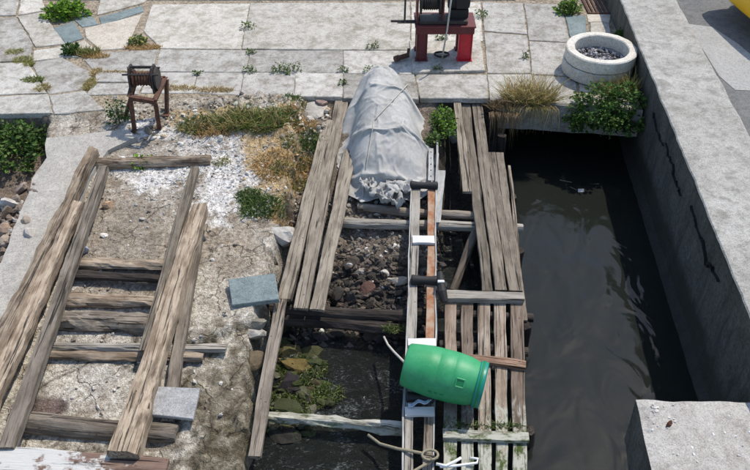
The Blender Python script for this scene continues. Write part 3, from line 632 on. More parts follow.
# ------------------------------------------------------------------ concrete side ramp on the left
cr_ = [P(*q, LEFT, .055) for q in [(47, 137), (128, 129), (136, 136), (110, 150), (92, 172), (40, 290), (-30, 440), (-60, 520), (-170, 520), (-60, 330), (0, 262), (18, 218), (33, 179), (46, 157)]]
n_ = len(cr_); ring = []
for i in range(n_):
    a, b = cr_[i], cr_[(i + 1) % n_]; m = max(1, int((b - a).length / .12))
    for j in range(m): p = a.lerp(b, j / m); ring.append(p + Vector((nz(p, 3, 1), nz(p, 3, 2), 0)) * .035 + Vector((nz(p, 11, 1), nz(p, 11, 2), 0)) * .012)
m = len(ring); V = [(p.x, p.y, p.z - .6) for p in ring] + [(p.x, p.y, p.z - .015) for p in ring]
cc = sum(ring, Vector()) / m; V += [tuple(p + (cc - p).normalized() * .014 + Vector((0, 0, .0))) for p in ring]
# second inner ring keeps the ngon flat
mesh_obj('concrete_ramp', V, [(k * m + i, k * m + m + i, k * m + m + (i + 1) % m, k * m + (i + 1) % m) for k in range(2) for i in range(m)] + [tuple(reversed(range(2 * m, 3 * m)))], M_ramp, kind='structure')

# ------------------------------------------------------------------ left timber frame
q = P(110, 300, LEFT)
tf = thing('timber_frame', (q.x, q.y, q.z), 'old boat cradle of driftwood rails and cross logs on the left ramp', 'timber frame')
kw = dict(parent=tf)
log('cross_log', (83, 164), (211, 161), .078, .07, M_woodb, LEFT, .12, rough=.18, **kw)
for a, b, r, m, fl in (((74, 263), (166, 266), .066, M_woodb, .8), ((68, 275), (160, 279), .052, M_woodd, .8), ((58, 299), (160, 303), .072, M_woodb, .8), ((50, 322), (189, 326), .105, M_wood, .85), ((44, 347), (226, 349), .046, M_woodp, .7), ((42, 354), (203, 358), .048, M_woodb, .8)):
    log('cross_log', a, b, r, r * .93, m, LEFT, .11 if r > .05 else .07, flat=fl, rough=.38, **kw)
log('cross_log', (12, 420), (177, 436), .1, .088, M_wood, LEFT, .13, rough=.1, **kw)
plank('rail', [(89, 146), (97, 147), (-32, 420), (-52, 420)], LEFT, .24, .12, M_woodb, .12, .02, 3.0, **kw)
plank('rail', [(73, 200), (84, 201), (-16, 430), (-40, 430)], LEFT, .235, .1, M_woodb, .08, .015, 3.0, **kw)
plank('rail', [(99, 165), (108, 165), (14, 447), (-2, 447)], LEFT, .22, .09, M_wood, .02, .006, **kw)
plank('rail', [(190, 166), (198, 166), (150, 350), (139, 350)], LEFT, .215, .08, M_woodg, .02, .006, **kw)
plank('rail', [(192, 202), (206, 204), (137, 453), (107, 453)], LEFT, .27, .13, M_woodb, .07, .012, 2.6, **kw)
plank('rail', [(193, 226), (203, 228), (172, 420), (161, 420)], LEFT, .13, .08, M_wood, .03, .01, **kw)
plank('sill_plank', [(-60, 442), (-60, 492), (162, 500), (165, 456)], LEFT, .2, .06, M_woodpaint, .02, .006, label='broad reddish plank with worn white paint at the frame foot', **kw)
# loose tiles
def tile(px, plane, off, thick, mat, label, name, cat):
    a = [P(*p, plane, off) for p in px]; c = sum(a, Vector()) / 4; u = (a[1] - a[0]).normalized(); nrm = u.cross(a[3] - a[0]).normalized()
    if nrm.z < 0: nrm = -nrm
    V = [tuple(p - nrm * thick) for p in a] + [tuple(p - nrm * .006) for p in a] + [tuple(p + (c - p).normalized() * .008) for p in a]
    Fc = [(k * 4 + i, k * 4 + 4 + i, k * 4 + 4 + (i + 1) % 4, k * 4 + (i + 1) % 4) for k in range(2) for i in range(4)] + [(11, 10, 9, 8), (0, 1, 2, 3)]
    return mesh_obj(name, V, Fc, mat, label=label, cat=cat)
tile([(228, 279), (275, 273), (279, 299), (232, 305)], LEFT, .1, .055, M_blue, 'loose blue-grey granite slab lying on the rocks beside the middle planks', 'loose_slab', 'slab')
tile([(154, 386), (200, 388), (193, 419), (147, 414)], LEFT, .17, .035, M_grey, 'loose light grey granite tile tucked under the left timber frame', 'loose_slab', 'slab')

# ------------------------------------------------------------------ middle planks and logs
log('log', (358, 207), (482, 217), .055, .05, M_wood, SLIP, -.055, label='upper of two pale cross poles just below the grey tarp', cat='log', group='poles under the boat rail')
log('log', (340, 222), (523, 228), .06, .052, M_woodp, SLIP, -.05, label='longer pale cross pole running under the boat rail and right boards', cat='log', group='poles under the boat rail')
log('log', (247, 308), (409, 317), .055, .06, M_woodd, SLIP, -.06, rough=.2, label='dark wet log under the ends of the middle planks', cat='log', group='logs over the water')
log('log', (268, 320), (412, 330), .065, .07, M_woodd, SLIP, -.13, rough=.2, label='dark soaked log with mossy end, second below the middle planks', cat='log', group='logs over the water')
log('log', (266, 416), (412, 430), .04, .06, M_barkw, SLIP, -.1, rough=.6, label='white crusted log lying across the water left of the barrel', cat='log', group='logs over the water')
log('log', (398, 314), (533, 318), .05, .05, M_woodd, SLIP, -.07, label='dark pole running under the slatted gangway near its top', cat='log', group='logs over the water')
walk = thing('plank_walk', P(320, 200, SLIP), 'three grey planks laid side by side left of the tarp', 'plank walk')
kw = dict(parent=walk)
plank('plank', [(323, 119), (333.6, 120), (291.5, 299), (277, 298)], SLIP, 0.060, .045, M_woodg, **kw)
plank('plank', [(335, 97), (348.6, 97), (307.5, 308), (293.5, 308)], SLIP, 0.064, .045, M_woodg, **kw)
plank('plank', [(346, 146), (355, 152), (324, 309), (310, 309)], SLIP, 0.062, .045, M_woodg, **kw)
plank('loose_plank', [(274.5, 299), (286, 299), (260, 456), (247, 456)], SLIP, 0.080, .05, M_wood, label='narrow single plank reaching out over the water below the plank walk', cat='plank')
rw = thing('board_walk', P(490, 190, SLIP), 'long grey boards laid side by side along the canal edge', 'board walk'); kw = dict(parent=rw)
plank('plank', [(452, 86), (459, 86), (472, 191), (463, 191)], SLIP, .05, .045, M_woodg, **kw)
plank('plank', [(459.6, 92), (468.6, 92), (493, 290), (483, 290)], SLIP, .002, .05, M_woodg, **kw)
plank('plank', [(470.2, 93), (480.4, 93), (507, 290), (495, 290)], SLIP, .006, .05, M_woodg, **kw)
plank('plank', [(489.6, 148), (501, 156), (523, 290), (509, 290)], SLIP, .0, .05, M_woodg, **kw)
plank('side_board', [(508, 165), (511, 165), (527, 320), (522, 320)], SLIP, -.05, .16, M_wood, **kw)
for (x, y_) in ((502, 135), (512, 196), (519, 250), (526, 325), (529, 430)):
    p = P(x, y_, SLIP, -.08); log('pile', (p.x, p.y, p.z), (p.x + .01, p.y, -1.5), .06, .07, M_woodd, rough=.2, **kw)
gw = thing('slatted_gangway', P(486, 370, SLIP), 'slatted wooden gangway with mossy lower end beside the boat rail', 'gangway'); kw = dict(parent=gw)
for (x0, x1, x2, x3), wm in zip(((445.5, 456.5, 457, 443), (462, 473, 474, 461), (478, 490, 491.5, 478.5), (494, 506, 508, 496), (510.5, 523, 528, 513)), (M_woodm2, M_woodm2, M_woodm, M_woodm, M_woodm2)):
    plank('slat', [(x0, 296), (x1, 296), (x2, 486), (x3, 486)], SLIP, -.025, .035, wm, .015, .004, **kw)
plank('cross_bar', [(446, 289), (446, 298), (524, 300), (524, 292)], SLIP, .035, .06, M_woodp, .01, .003, **kw)
plank('cross_bar', [(470, 353), (470, 361), (526, 369), (526, 360)], SLIP, .02, .045, M_woodr, .01, .003, **kw)
plank('cross_bar', [(443, 428), (443, 438), (529, 441), (529, 432)], SLIP, .015, .04, M_woodm3, .01, .003, **kw)
log('cross_beam', (440, 345), (528, 352), .05, .05, M_woodd, SLIP, -.07, **kw)

# ------------------------------------------------------------------ boat rail (roller ladder)
br_ = thing('boat_rail', P(424, 330, SLIP), 'narrow boat launching rail with black rollers and white cross ties', 'boat rail'); kw = dict(parent=br_)
plank('side_rail', [(412, 186), (420.5, 186), (411, 520), (402, 520)], SLIP, .045, .07, M_woodp, .004, .002, **kw)
plank('side_rail', [(428, 186), (436, 186), (434.5, 345), (425.5, 345)], SLIP, .045, .07, M_rustw, .004, .002, label='rusty orange upper side rail', **kw)
plank('side_rail', [(425.5, 346), (434.5, 346), (431, 520), (421, 520)], SLIP, .045, .07, M_wood, .004, .002, **kw)
plank('channel', [(410.6, 186), (412, 186), (401.8, 520), (400, 520)], SLIP, .055, .1, M_alu, .002, .001, **kw)
plank('channel', [(436, 137), (437.6, 137), (434.4, 520), (432.6, 520)], SLIP, .06, .1, M_alu, .002, .001, **kw)
plank('perforated_strip', [(428.5, 148), (433.5, 148), (434, 180), (428, 180)], SLIP, .06, .008, M_alu, .002, .001, **kw)
for i in range(5):
    p = P(431, 152 + i * 6, SLIP, .061); MB().lathe([(.001, .002), (.007, .002), (.007, -.002)], 10, Matrix.Translation(p)).build('hole', M_crack, parent=br_)
for x0, x1, y0, y1 in ((412.5, 434.5, 234.5, 243), (408, 436, 337.5, 345.5), (405, 434.5, 406.5, 415.5), (403, 432, 486, 496)):
    plank('cross_tie', [(x0, y0), (x0, y1), (x1, y1), (x1, y0)], SLIP, .075, .03, M_white, .002, .001, **kw)
def roller(x0, x1, y_, r):
    a, b = P(x0, y_, SLIP, .07), P(x1, y_ + 1, SLIP, .07); d = b - a; m = MB()
    ts = [0, .02, .06, .3, .5, .7, .94, .98, 1]; rs = [.6, .95, 1, .82, .76, .82, 1, .95, .6]
    m.tube([a + d * t for t in ts], [r * k for k in rs], 16); m.build('roller', M_rubber, True, parent=br_)
roller(410, 438, 185, .052); roller(411, 440, 280, .058); roller(406, 434, 397, .05)
p = P(441, 290, SLIP, .07); MB().tube([P(440, 273, SLIP, .12), P(441, 283, SLIP, .12), P(442, 292, SLIP, .1), P(445, 302, SLIP, .05)], [.03, .045, .05, .035], 10).box(tuple(P(442, 286, SLIP, .09)), (.1, .08, .06)).build('bracket', M_rubber, parent=br_)
MB().box(tuple(P(441, 281.5, SLIP, .16)), (.07, .035, .02)).build('clip', M_white, parent=br_)
plank('loose_strip', [(438, 168), (444, 172), (440.5, 222), (436, 222)], SLIP, .0, .01, M_alu, .01, .004, label='bent pale metal strip leaning beside the boat rail top', cat='metal strip')
log('loose_post', P(476, 230, SLIP, -.15), P(452, 290, SLIP, -.45), .05, .045, M_wood, label='slanting broken post in the dark gap beside the boat rail', cat='post')

# ------------------------------------------------------------------ green barrel
bc = P(444.5, 375, SLIP, .27); e0, e1 = P(404.5, 364, SLIP, .28), P(485.5, 386, SLIP, .24)
bx = (e1 - e0); BL = bx.length; bx.normalize(); Mz = bx.to_track_quat('Z', 'Y').to_matrix().to_4x4(); Mb = Matrix.Translation(e0) @ Mz
barrel = thing('barrel', tuple(bc), 'green plastic barrel with teal lid lying on the boat rail', 'barrel'); S_ = BL / .74; k = .98
pr = [(.001, .022), (.14, .02), (.165, .004), (.185, .004), (.2, .018), (.208, .06), (.222, .14), (.232, .22), (.236, .3), (.233, .305), (.236, .31), (.236, .44), (.233, .445), (.236, .45), (.232, .5), (.225, .56), (.214, .61), (.2, .645), (.196, .66)]
MB().lathe([(r * k, z * S_) for r, z in pr], 56, Mb).build('body', M_green, True, parent=barrel)
lid = MB().lathe([(.196 * k, .655 * S_), (.211 * k, .657 * S_), (.215 * k, .665 * S_), (.215 * k, .715 * S_), (.211 * k, .725 * S_), (.19 * k, .728 * S_), (.185 * k, .715 * S_), (.06, .715 * S_), (.05, .722 * S_), (.001, .722 * S_)], 56, Mb).build('lid', M_teal, True, parent=barrel)
MB().lathe([(.2165 * k, .676 * S_), (.222 * k, .68 * S_), (.222 * k, .69 * S_), (.2165 * k, .694 * S_)], 56, Mb).build('clamp_ring', M_greend, True, parent=lid)
# carry handle frames moulded on the side, facing up and forward
def handle(ang, zc, s):
    ax = Mz.to_3x3(); best = None
    y1, x1 = ax @ Vector((0, 1, 0)), ax @ Vector((1, 0, 0)); r = .236 * k
    rad = math.cos(ang) * x1 + math.sin(ang) * y1; tan = -math.sin(ang) * x1 + math.cos(ang) * y1; o = e0 + bx * zc * S_ + rad * (r - .002); m = MB()
    rm = Matrix((bx, tan, rad)).transposed()
    for a, b, w_, h_ in ((-.045, 0, .016, .1), (.045, 0, .016, .1), (0, -.045, .1, .016), (0, .045, .1, .016)): m.box(o + bx * a * s + tan * b * s, (w_ * s, h_ * s, .022), rm)
    m.build('handle_frame', M_green, parent=barrel); MB().box(o + rad * .002, (.075 * s, .075 * s, .008), rm).build('handle_recess', M_greend, parent=barrel)
ax3 = Mz.to_3x3(); dirc = (CAM - bc).normalized(); x1, y1 = ax3 @ Vector((1, 0, 0)), ax3 @ Vector((0, 1, 0)); angc = math.atan2(dirc.dot(y1), dirc.dot(x1))
ta = -math.sin(angc) * x1 + math.cos(angc) * y1; sg = -1 if ta.y > 0 else 1   # sg: towards the viewer/bottom of the picture
handle(angc + sg * .15, .52, .8)
m = MB(); a_ = angc + sg * .85
for i in range(3):
    rad = math.cos(a_) * x1 + math.sin(a_) * y1; m.bar(e0 + bx * (.27 + i * .05) * S_ + rad * .233 * k, e0 + bx * (.3 + i * .05) * S_ + rad * .233 * k, .02, .012)
m.build('moulding', M_greend, parent=barrel)

# ------------------------------------------------------------------ tarp over a stored hull
def drape(nx=64, ny=96, frames=26):
    """a loose sheet settles over a hull-shaped form: real gravity folds"""
    st = [(9.3, .08, .16, .1), (9.18, .09, .24, .42), (9.0, .115, .31, .53), (8.65, .13, .39, .55), (8.3, .14, .44, .52), (7.95, .15, .46, .44), (7.65, .155, .45, .3), (7.45, .16, .4, .14), (7.3, .16, .3, .0)]
    Ys = [q[0] for q in st][::-1]
    def fz(x, Y):
        cx, hw, h = [float(np.interp(Y, Ys, [q[k] for q in st][::-1])) for k in (1, 2, 3)]; g = -1.01 + .1 * Y - .06 + max(0, Y - 8.9) * .12
        a = min(1, abs(x - cx) / hw); return g + h * (1 - a ** 3.2) * (1 - .12 * (x - cx) / hw) + .03 * noise.noise((x * 4, Y * 4, 2))
    V, F_ = [], []; ax, ay = 70, 80
    for j in range(ay + 1):
        for i in range(ax + 1): x, Y = -.75 + 1.8 * i / ax, 6.9 + 2.7 * j / ay; V.append((x, Y, fz(x, Y)))
    F_ = [(j * (ax + 1) + i, j * (ax + 1) + i + 1, (j + 1) * (ax + 1) + i + 1, (j + 1) * (ax + 1) + i) for j in range(ay) for i in range(ax)]
    me = bpy.data.meshes.new('form'); me.from_pydata(V, [], F_); co = bpy.data.objects.new('form', me); COL.objects.link(co)
    co.modifiers.new('c', 'COLLISION'); co.collision.thickness_outer = .012; co.collision.thickness_inner = .3; co.collision.cloth_friction = 40
    V = []
    for j in range(ny + 1):
        Y = 7.26 + 2.0 * j / ny
        cx, hw = [float(np.interp(Y, Ys, [q[k] for q in st][::-1])) for k in (1, 2)]
        for i in range(nx + 1):
            u = 2 * i / nx - 1; x = cx + u * (hw + .07 + .05 * noise.noise((Y * 3, u, 2))); V.append((x, Y + .05 * noise.noise((u * 3, Y, 5)), fz(x, Y) + .035 + .02 * noise.noise((x * 5, Y * 5, 4))))
    F_ = [(j * (nx + 1) + i, j * (nx + 1) + i + 1, (j + 1) * (nx + 1) + i + 1, (j + 1) * (nx + 1) + i) for j in range(ny) for i in range(nx)]
    me = bpy.data.meshes.new('sheet'); me.from_pydata(V, [], F_); ob = bpy.data.objects.new('sheet', me); COL.objects.link(ob)
    vg = ob.vertex_groups.new(name='pin'); vg.add([j * (nx + 1) + i for j in range(8, ny, 22) for i in (nx // 2 - 8, nx // 2 + 9)] + [ny * (nx + 1) + i for i in range(0, nx + 1, 8)], 1.0, 'REPLACE')
    md = ob.modifiers.new('Cloth', 'CLOTH'); s_ = md.settings; s_.quality = 7; s_.mass = .3; s_.tension_stiffness = 20; s_.compression_stiffness = 20; s_.shear_stiffness = 12; s_.bending_stiffness = .05; s_.air_damping = 2; s_.shrink_min = -.16; s_.vertex_group_mass = 'pin'
    cs = md.collision_settings; cs.distance_min = .012; cs.use_self_collision = True; cs.self_distance_min = .006; cs.collision_quality = 3
    md.point_cache.frame_start = 1; md.point_cache.frame_end = frames + 1
    for f in range(1, frames + 1): SC.frame_set(f)
    ev = ob.evaluated_get(bpy.context.evaluated_depsgraph_get()); m2 = ev.to_mesh(); Pn = [tuple(v_.co) for v_ in m2.vertices]; ev.to_mesh_clear()
    bpy.data.objects.remove(ob); bpy.data.objects.remove(co); SC.frame_set(1)
    return Pn, F_
V, Fc = drape()
tarp = thing('tarpaulin', (V[0][0], 8.2, -.15), 'crumpled grey tarpaulin draped over a hull at the head of the slip', 'tarpaulin')
cl = mesh_obj('cloth', V, Fc, M_tarp, True, parent=tarp)
sb_ = cl.modifiers.new('smooth', 'SUBSURF'); sb_.levels = 1; sb_.render_levels = 1; md = cl.modifiers.new('thickness', 'SOLIDIFY'); md.thickness = .005; md.offset = -1
from mathutils.bvhtree import BVHTree
bvh = BVHTree.FromPolygons([Vector(v_) for v_ in V], Fc)
def on_tarp(px, py, off=.014):
    d = (AX + Vector((1, 0, 0)) * ((px - 375) / F) + UP * ((235 - py) / F)).normalized(); h = bvh.ray_cast(CAM, d)
    return h[0] - d * off if h[0] is not None else P(px, py, SLIP, .02)
def rope(pts, r, name='rope', mat=None, **kw): return MB().tube(pts, r, 6).build(name, mat or M_rope, True, **kw)
def lerpx(a, b, n): return [(a[0] + (b[0] - a[0]) * i / n, a[1] + (b[1] - a[1]) * i / n) for i in range(n + 1)]
rope([on_tarp(*q) for q in lerpx((408, 84), (374, 120), 14) + lerpx((374, 120), (366, 168), 16)[1:]] + [P(364, 180, SLIP, .05), P(363, 194, SLIP, .0), P(362, 203, SLIP, -.05)], .007, 'tie_rope', parent=tarp)
p = on_tarp(409, 84, .02); MB().box(p, (.05, .04, .04)).build('toggle', M_iron, parent=tarp)
# plastic scraps at the foot of the tarp
def scrap(px, py, sx, sy, sd, hgt=.1):
    c = P(px, py, SLIP, .0); V = []; n = 14
    for j in range(n + 1):
        for i in range(n + 1):
            u, v_ = i / n * 2 - 1, j / n * 2 - 1; V.append((c.x + u * sx + nz((u, v_, sd), 1.3) * .06, c.y + v_ * sy + nz((v_, u, sd), 1.3) * .05, c.z + .03 + hgt * (1 - abs(nz((u * 1.2, v_ * 1.2, sd))) * 2.5) + nz((u * 3, v_ * 3, sd)) * .03))
    o = mesh_obj('scrap', V, [(j * (n + 1) + i, j * (n + 1) + i + 1, (j + 1) * (n + 1) + i + 1, (j + 1) * (n + 1) + i) for j in range(n) for i in range(n)], M_tarp, True, parent=tarp); o.modifiers.new('thickness', 'SOLIDIFY').thickness = .004
for a in ((381, 196, .13, .1, 3), (399, 192, .14, .09, 5), (392, 203, .12, .07, 9), (368, 190, .09, .1, 12)): scrap(*a)

# ------------------------------------------------------------------ red winch stand at the top
pad = P(447, 57, 0)
slab('concrete_pad', [(P(*q, 0).x, P(*q, 0).y) for q in [(409, 42), (481, 42), (485, 72), (413, 74)]], .028, .06, M_slab2, label='pale concrete pad under the red winch stand', cat='pad')
w0, w1 = P(416, 61, .03), P(471, 61, .03); rwn = thing('red_winch', ((w0.x + w1.x) / 2, w0.y + .2, .03), 'electric hauling winch on a red and maroon steel stand', 'winch')
X0, X1, Y0 = w0.x, w1.x, w0.y; WD = X1 - X0; DP = .42; TH = .5; zt = .03 + TH
for (x, y_, m_, w_) in ((X0 + .075, Y0 + .05, M_maroon, .15), (X1 - .095, Y0 + .05, M_red, .19), (X0 + .075, Y0 + DP - .05, M_maroon, .15), (X1 - .095, Y0 + DP - .05, M_maroon, .19)):
    l = MB(); l.box((x - w_ / 2 + .006, y_, .03 + TH / 2 - .05), (.012, .1, TH - .1), bev=.002).box((x + w_ / 2 - .006, y_, .03 + TH / 2 - .05), (.012, .1, TH - .1), bev=.002).box((x, y_ - .02, .03 + TH / 2 - .052), (w_ - .03, .012, TH - .1), bev=.002)
    l.box((x, y_, .036), (w_ + .03, .13, .012)); l.build('leg', m_, parent=rwn)
tb = MB()
for y_ in (Y0 + .045, Y0 + DP - .045): tb.box((X0 + WD / 2, y_, zt - .05), (WD + .03, .09, .1))
for x in (X0 + .05, X1 - .05): tb.box((x, Y0 + DP / 2, zt - .05), (.07, DP - .185, .095))
tb.build('table_frame', M_maroon, parent=rwn)
MB().box((X0 + WD / 2, Y0 + DP / 2, zt + .012), (WD + .06, DP + .05, .024)).build('table_plate', M_maroon, parent=rwn)
bxo = zt + .03
MB().box((X0 + .36, Y0 + .16, bxo + .025), (.66, .26, .05)).build('bed_plate', M_iron, parent=rwn)
# drum with ribs, side cheeks
dm = MB(); cy = Y0 + .2; cz = bxo + .26
Mx = Matrix.Translation((X0 + .04, cy, cz)) @ Matrix.Rotation(R(90), 4, 'Y'); pr = [(.001, 0), (.17, 0), (.17, .02), (.1, .03)]
for i in range(7): z = .045 + i * .028; pr += [(.105, z), (.118, z + .012), (.105, z + .024)]
pr += [(.1, .25), (.17, .26), (.17, .28), (.001, .28)]
dm.lathe(pr, 28, Mx).build('drum', M_iron, parent=rwn)
for x in (X0 - .0, X0 + .35): MB().box((x, cy, bxo + .2), (.025, .3, .4)).build('cheek', M_maroon, parent=rwn)
MB().lathe([(.001, 0), (.1, 0), (.115, .015), (.115, .27), (.1, .29), (.05, .3), (.001, .3)], 28, Matrix.Translation((X0 + .42, cy + .02, bxo + .27)) @ Matrix.Rotation(R(90), 4, 'Y')).box((X0 + .57, cy + .02, bxo + .11), (.26, .2, .12)).box((X0 + .6, cy - .11, bxo + .28), (.16, .06, .14)).build('motor', M_rubber, parent=rwn)
MB().tube([(X0 - .36, cy - .1, bxo + .02), (X0 + .0, cy - .1, bxo + .02)], .018, 8).tube([(X0 - .17, cy - .1, bxo + .02), (X0 - .165, cy - .1, bxo + .6)], .014, 8).box((X0 - .1, cy - .1, bxo + .008), (.34, .07, .016)).build('lever', M_iron, parent=rwn)
rope([(X0 + .44, Y0 - .03, bxo + .5), (X0 + .42, Y0 - .05, bxo + .2), (X0 + .405, Y0 - .045, zt - .02), (X0 + .38, Y0 - .02, .25), (X0 + .37, Y0 + .05, .05)], .012, 'cable', M_rope, parent=rwn)
pts = [(X0 + .37 + math.cos(a) * .1 * (1 + .1 * math.sin(3 * a)), Y0 + .15 + math.sin(a) * .08, .045 + a * .002) for a in np.linspace(0, 12, 40)]
rope(pts, .01, 'cable_coil', M_iron, label='small coil of dark cable under the red winch stand', cat='cable')
a, b = P(395, 59, .05), P(408, 55, .05); MB().tube([a, a.lerp(b, .3), a.lerp(b, .31), b], [.045, .045, .036, .036], 14).tube([b + Vector((0, .0, .02)), b + Vector((.01, .03, .09))], .02, 8).build('pipe_fitting', M_rust, label='short rusty pipe fitting lying left of the red winch stand', cat='pipe')

# ------------------------------------------------------------------ small rusty hand winch on the left
fl, fr2, bl_ = on_ground(134, 132), on_ground(159, 129), on_ground(123, 117)
hw = thing('hand_winch', ((fl.x + fr2.x) / 2, fl.y + .15, fl.z), 'small rusty hand winch with iron drum on a crooked angle-iron stand', 'winch')
tz_ = .37; gz = min(fl.z, fr2.z)
Tl, Tr = P(130, 99, tz_), P(155, 103, tz_); Bl = P(134, 83, tz_); Br = P(166, 80, tz_)
for top, bot in ((Tl, fl), (Tr, fr2), (Bl, bl_), (Br, on_ground(166, 116))):
    b = Vector(bot) - Vector((0, 0, .03)); MB().bar(top, b, .045, .012, .002).bar(top + Vector((.018, .018, 0)), b + Vector((.018, .018, 0)), .012, .045, .002).box(b + Vector((0, 0, .05)), (.08, .08, .012)).build('leg', M_rust, parent=hw)
for a, b in ((Tl, Tr), (Tr, Br), (Br, Bl), (Bl, Tl)):
    MB().bar(a + Vector((0, 0, .01)), b + Vector((0, 0, .01)), .012, .06, .002).bar(a + Vector((0, 0, .042)), b + Vector((0, 0, .042)), .06, .01, .002).build('rail', M_rust, parent=hw)
ca, cb2 = Tl.lerp(Bl, .55) + Vector((.03, 0, 0)), Tr.lerp(Br, .55) - Vector((.05, 0, 0)); ux = (cb2 - ca).normalized(); uy = Vector((-ux.y, ux.x, 0))
for c_ in (ca, cb2):
    m = MB(); n = 12; z0 = tz_ + .03
    prof_ = [(-.15, 0), (.15, 0), (.15, .08), (.12, .23), (.06, .3), (-.06, .3), (-.12, .23), (-.15, .08)]
    Vp = [c_ + uy * a - Vector((0, 0, 0)) + Vector((0, 0, .03 + b)) - ux * .01 for a, b in prof_] + [c_ + uy * a + Vector((0, 0, .03 + b)) + ux * .01 for a, b in prof_]
    m.add(Vp, [tuple(range(8)), tuple(reversed(range(8, 16)))] + [(i, 8 + i, 8 + (i + 1) % 8, (i + 1) % 8) for i in range(8)]); m.build('side_plate', M_iron, parent=hw)
for dy, dz, r, e in ((.0, .32, .014, .01), (.09, .26, .012, .06), (-.09, .26, .012, .08)):
    MB().tube([ca - ux * e + uy * dy + Vector((0, 0, dz)), cb2 + ux * e + uy * dy + Vector((0, 0, dz))], r, 8).build('tie_rod', M_iron, parent=hw)
Md = Matrix.Translation(ca + ux * .02 + Vector((0, 0, .16))) @ ux.to_track_quat('Z', 'Y').to_matrix().to_4x4(); Ld = (cb2 - ca).length - .04
pr = [(.001, 0), (.11, 0), (.11, .015), (.065, .02)] + [q for i in range(5) for q in ((.075, .03 + i * (Ld - .06) / 5), (.09, .03 + (i + .5) * (Ld - .06) / 5))] + [(.075, Ld - .02), (.13, Ld - .015), (.13, Ld), (.001, Ld)]
MB().lathe(pr, 22, Md).build('drum', M_rust, parent=hw)
MB().lathe([(.001, 0), (.14, 0), (.14, .022), (.001, .022)], 24, Matrix.Translation(cb2 + ux * .02 + Vector((0, 0, .16))) @ ux.to_track_quat('Z', 'Y').to_matrix().to_4x4()).build('gear', M_iron, parent=hw)

# ------------------------------------------------------------------ yellow car, only its near corner is in the picture
ca_, cb_ = P(722, -5, rz + .3), P(743, 13, rz + .3); YL = 4.1
rgt = (cb_ - ca_).normalized(); fwd = Vector((rgt.y, -rgt.x, 0))
if fwd.y > 0: fwd = -fwd
org = ca_ + rgt * .5 ; org.z = rz
car = thing('parked_car', tuple(org - fwd * YL / 2), 'yellow car on the road behind the canal wall, only its corner showing', 'car')
def cpt(l, s, z): return org - fwd * l + rgt * s + Vector((0, 0, z))     # l: back from the nose, s: sideways
def loft(secs, name, mat, **kw):
    n = len(secs[0]); V = [p for s_ in secs for p in s_]; Fc = [(i * n + j, i * n + (j + 1) % n, i * n + n + (j + 1) % n, i * n + n + j) for i in range(len(secs) - 1) for j in range(n)] + [tuple(reversed(range(n))), tuple(range((len(secs) - 1) * n, len(secs) * n))]
    return mesh_obj(name, V, Fc, mat, True, **kw)
def sec(l, hw_, z0, z1, e=3.2, n=28):
    o = []
    for i in range(n):
        a = 2 * math.pi * i / n; c_, s_ = math.cos(a), math.sin(a)
        o.append(cpt(l, hw_ * math.copysign(abs(c_) ** (2 / e), c_), (z0 + z1) / 2 + (z1 - z0) / 2 * math.copysign(abs(s_) ** (2 / e), s_)))
    return o
loft([sec(0, .66, .32, .56), sec(.03, .74, .28, .62), sec(.12, .8, .24, .7), sec(.35, .84, .2, .76), sec(1.0, .86, .2, .86), sec(1.4, .86, .2, .92), sec(2.8, .86, .2, .95), sec(3.6, .85, .24, .95), sec(3.95, .8, .28, .9), sec(4.1, .65, .34, .8)], 'body', M_yellow, parent=car)
loft([sec(1.3, .7, .85, .95), sec(1.85, .66, .88, 1.38), sec(2.4, .64, .88, 1.45), sec(3.2, .63, .88, 1.42), sec(3.85, .68, .85, .96)], 'cabin', M_glass, parent=car)
loft([sec(1.8, .55, 1.37, 1.42), sec(2.0, .6, 1.38, 1.46), sec(2.6, .61, 1.4, 1.48), sec(3.25, .58, 1.38, 1.45)], 'roof', M_yellow, parent=car)
for l in (.75, 3.3):
    for s_ in (-1, 1):
        Mw = Matrix.Translation(cpt(l, s_ * .74, .3)) @ (rgt * s_).to_track_quat('Z', 'Y').to_matrix().to_4x4()
        wh = MB().lathe([(.18, -.06), (.28, -.08), (.3, -.05), (.3, .1), (.28, .125), (.19, .13)], 28, Mw, True).build('wheel', M_rubber, True, parent=car)
        MB().lathe([(.001, .1), (.12, .115), (.185, .105), (.185, .05)], 24, Mw).build('rim', M_chrome, True, parent=wh)
for s_ in (-1, 1): MB().box(cpt(.16, s_ * .6, .6), (.22, .1, .12), bev=.03).build('headlight', M_lamp, parent=car)

# ------------------------------------------------------------------ stones and rubble
def R2(a, b): return random.uniform(a, b)
sp_ = []
for _ in range(4600):
    px, py = R2(290, 500), R2(205, 345)
    p = on_ground(px, py) if False else None
    q = P(px, py, SLIP, -.3); z = tz(q.x, q.y)
    ex = float(np.interp(q.y, EDGE[:, 1], EDGE[:, 0])); cx = float(np.interp(q.y, CAN[:, 1], CAN[:, 0]))
    if q.x < ex + .05 or q.x > cx - .1 or z < -1.05: continue
    sx, sy = project(q.x, q.y, z)
    if sx > 430: c_ = random.choice([(.05, .046, .04), (.09, .08, .07), (.13, .12, .1)])
    elif sy < 258: c_ = random.choice([(.2, .165, .13), (.26, .22, .18), (.14, .12, .1), (.3, .27, .23)])
    else: c_ = random.choice([(.045, .04, .036), (.065, .056, .048), (.09, .075, .06), (.14, .11, .09)])
    s = min(.085, abs(random.gauss(0, .024)) + .01)
    if sy < 258 and sx < 430: s = min(.06, abs(random.gauss(0, .016)) + .006)
    if random.random() < .05: c_ = (.66, .64, .6); s = R2(.012, .035)
    sp_.append((q.x, q.y, z + s * .25, s, c_))
scatter('rubble', sp_, M_stone, label='dark rubble stones between the planks and the boat rail')
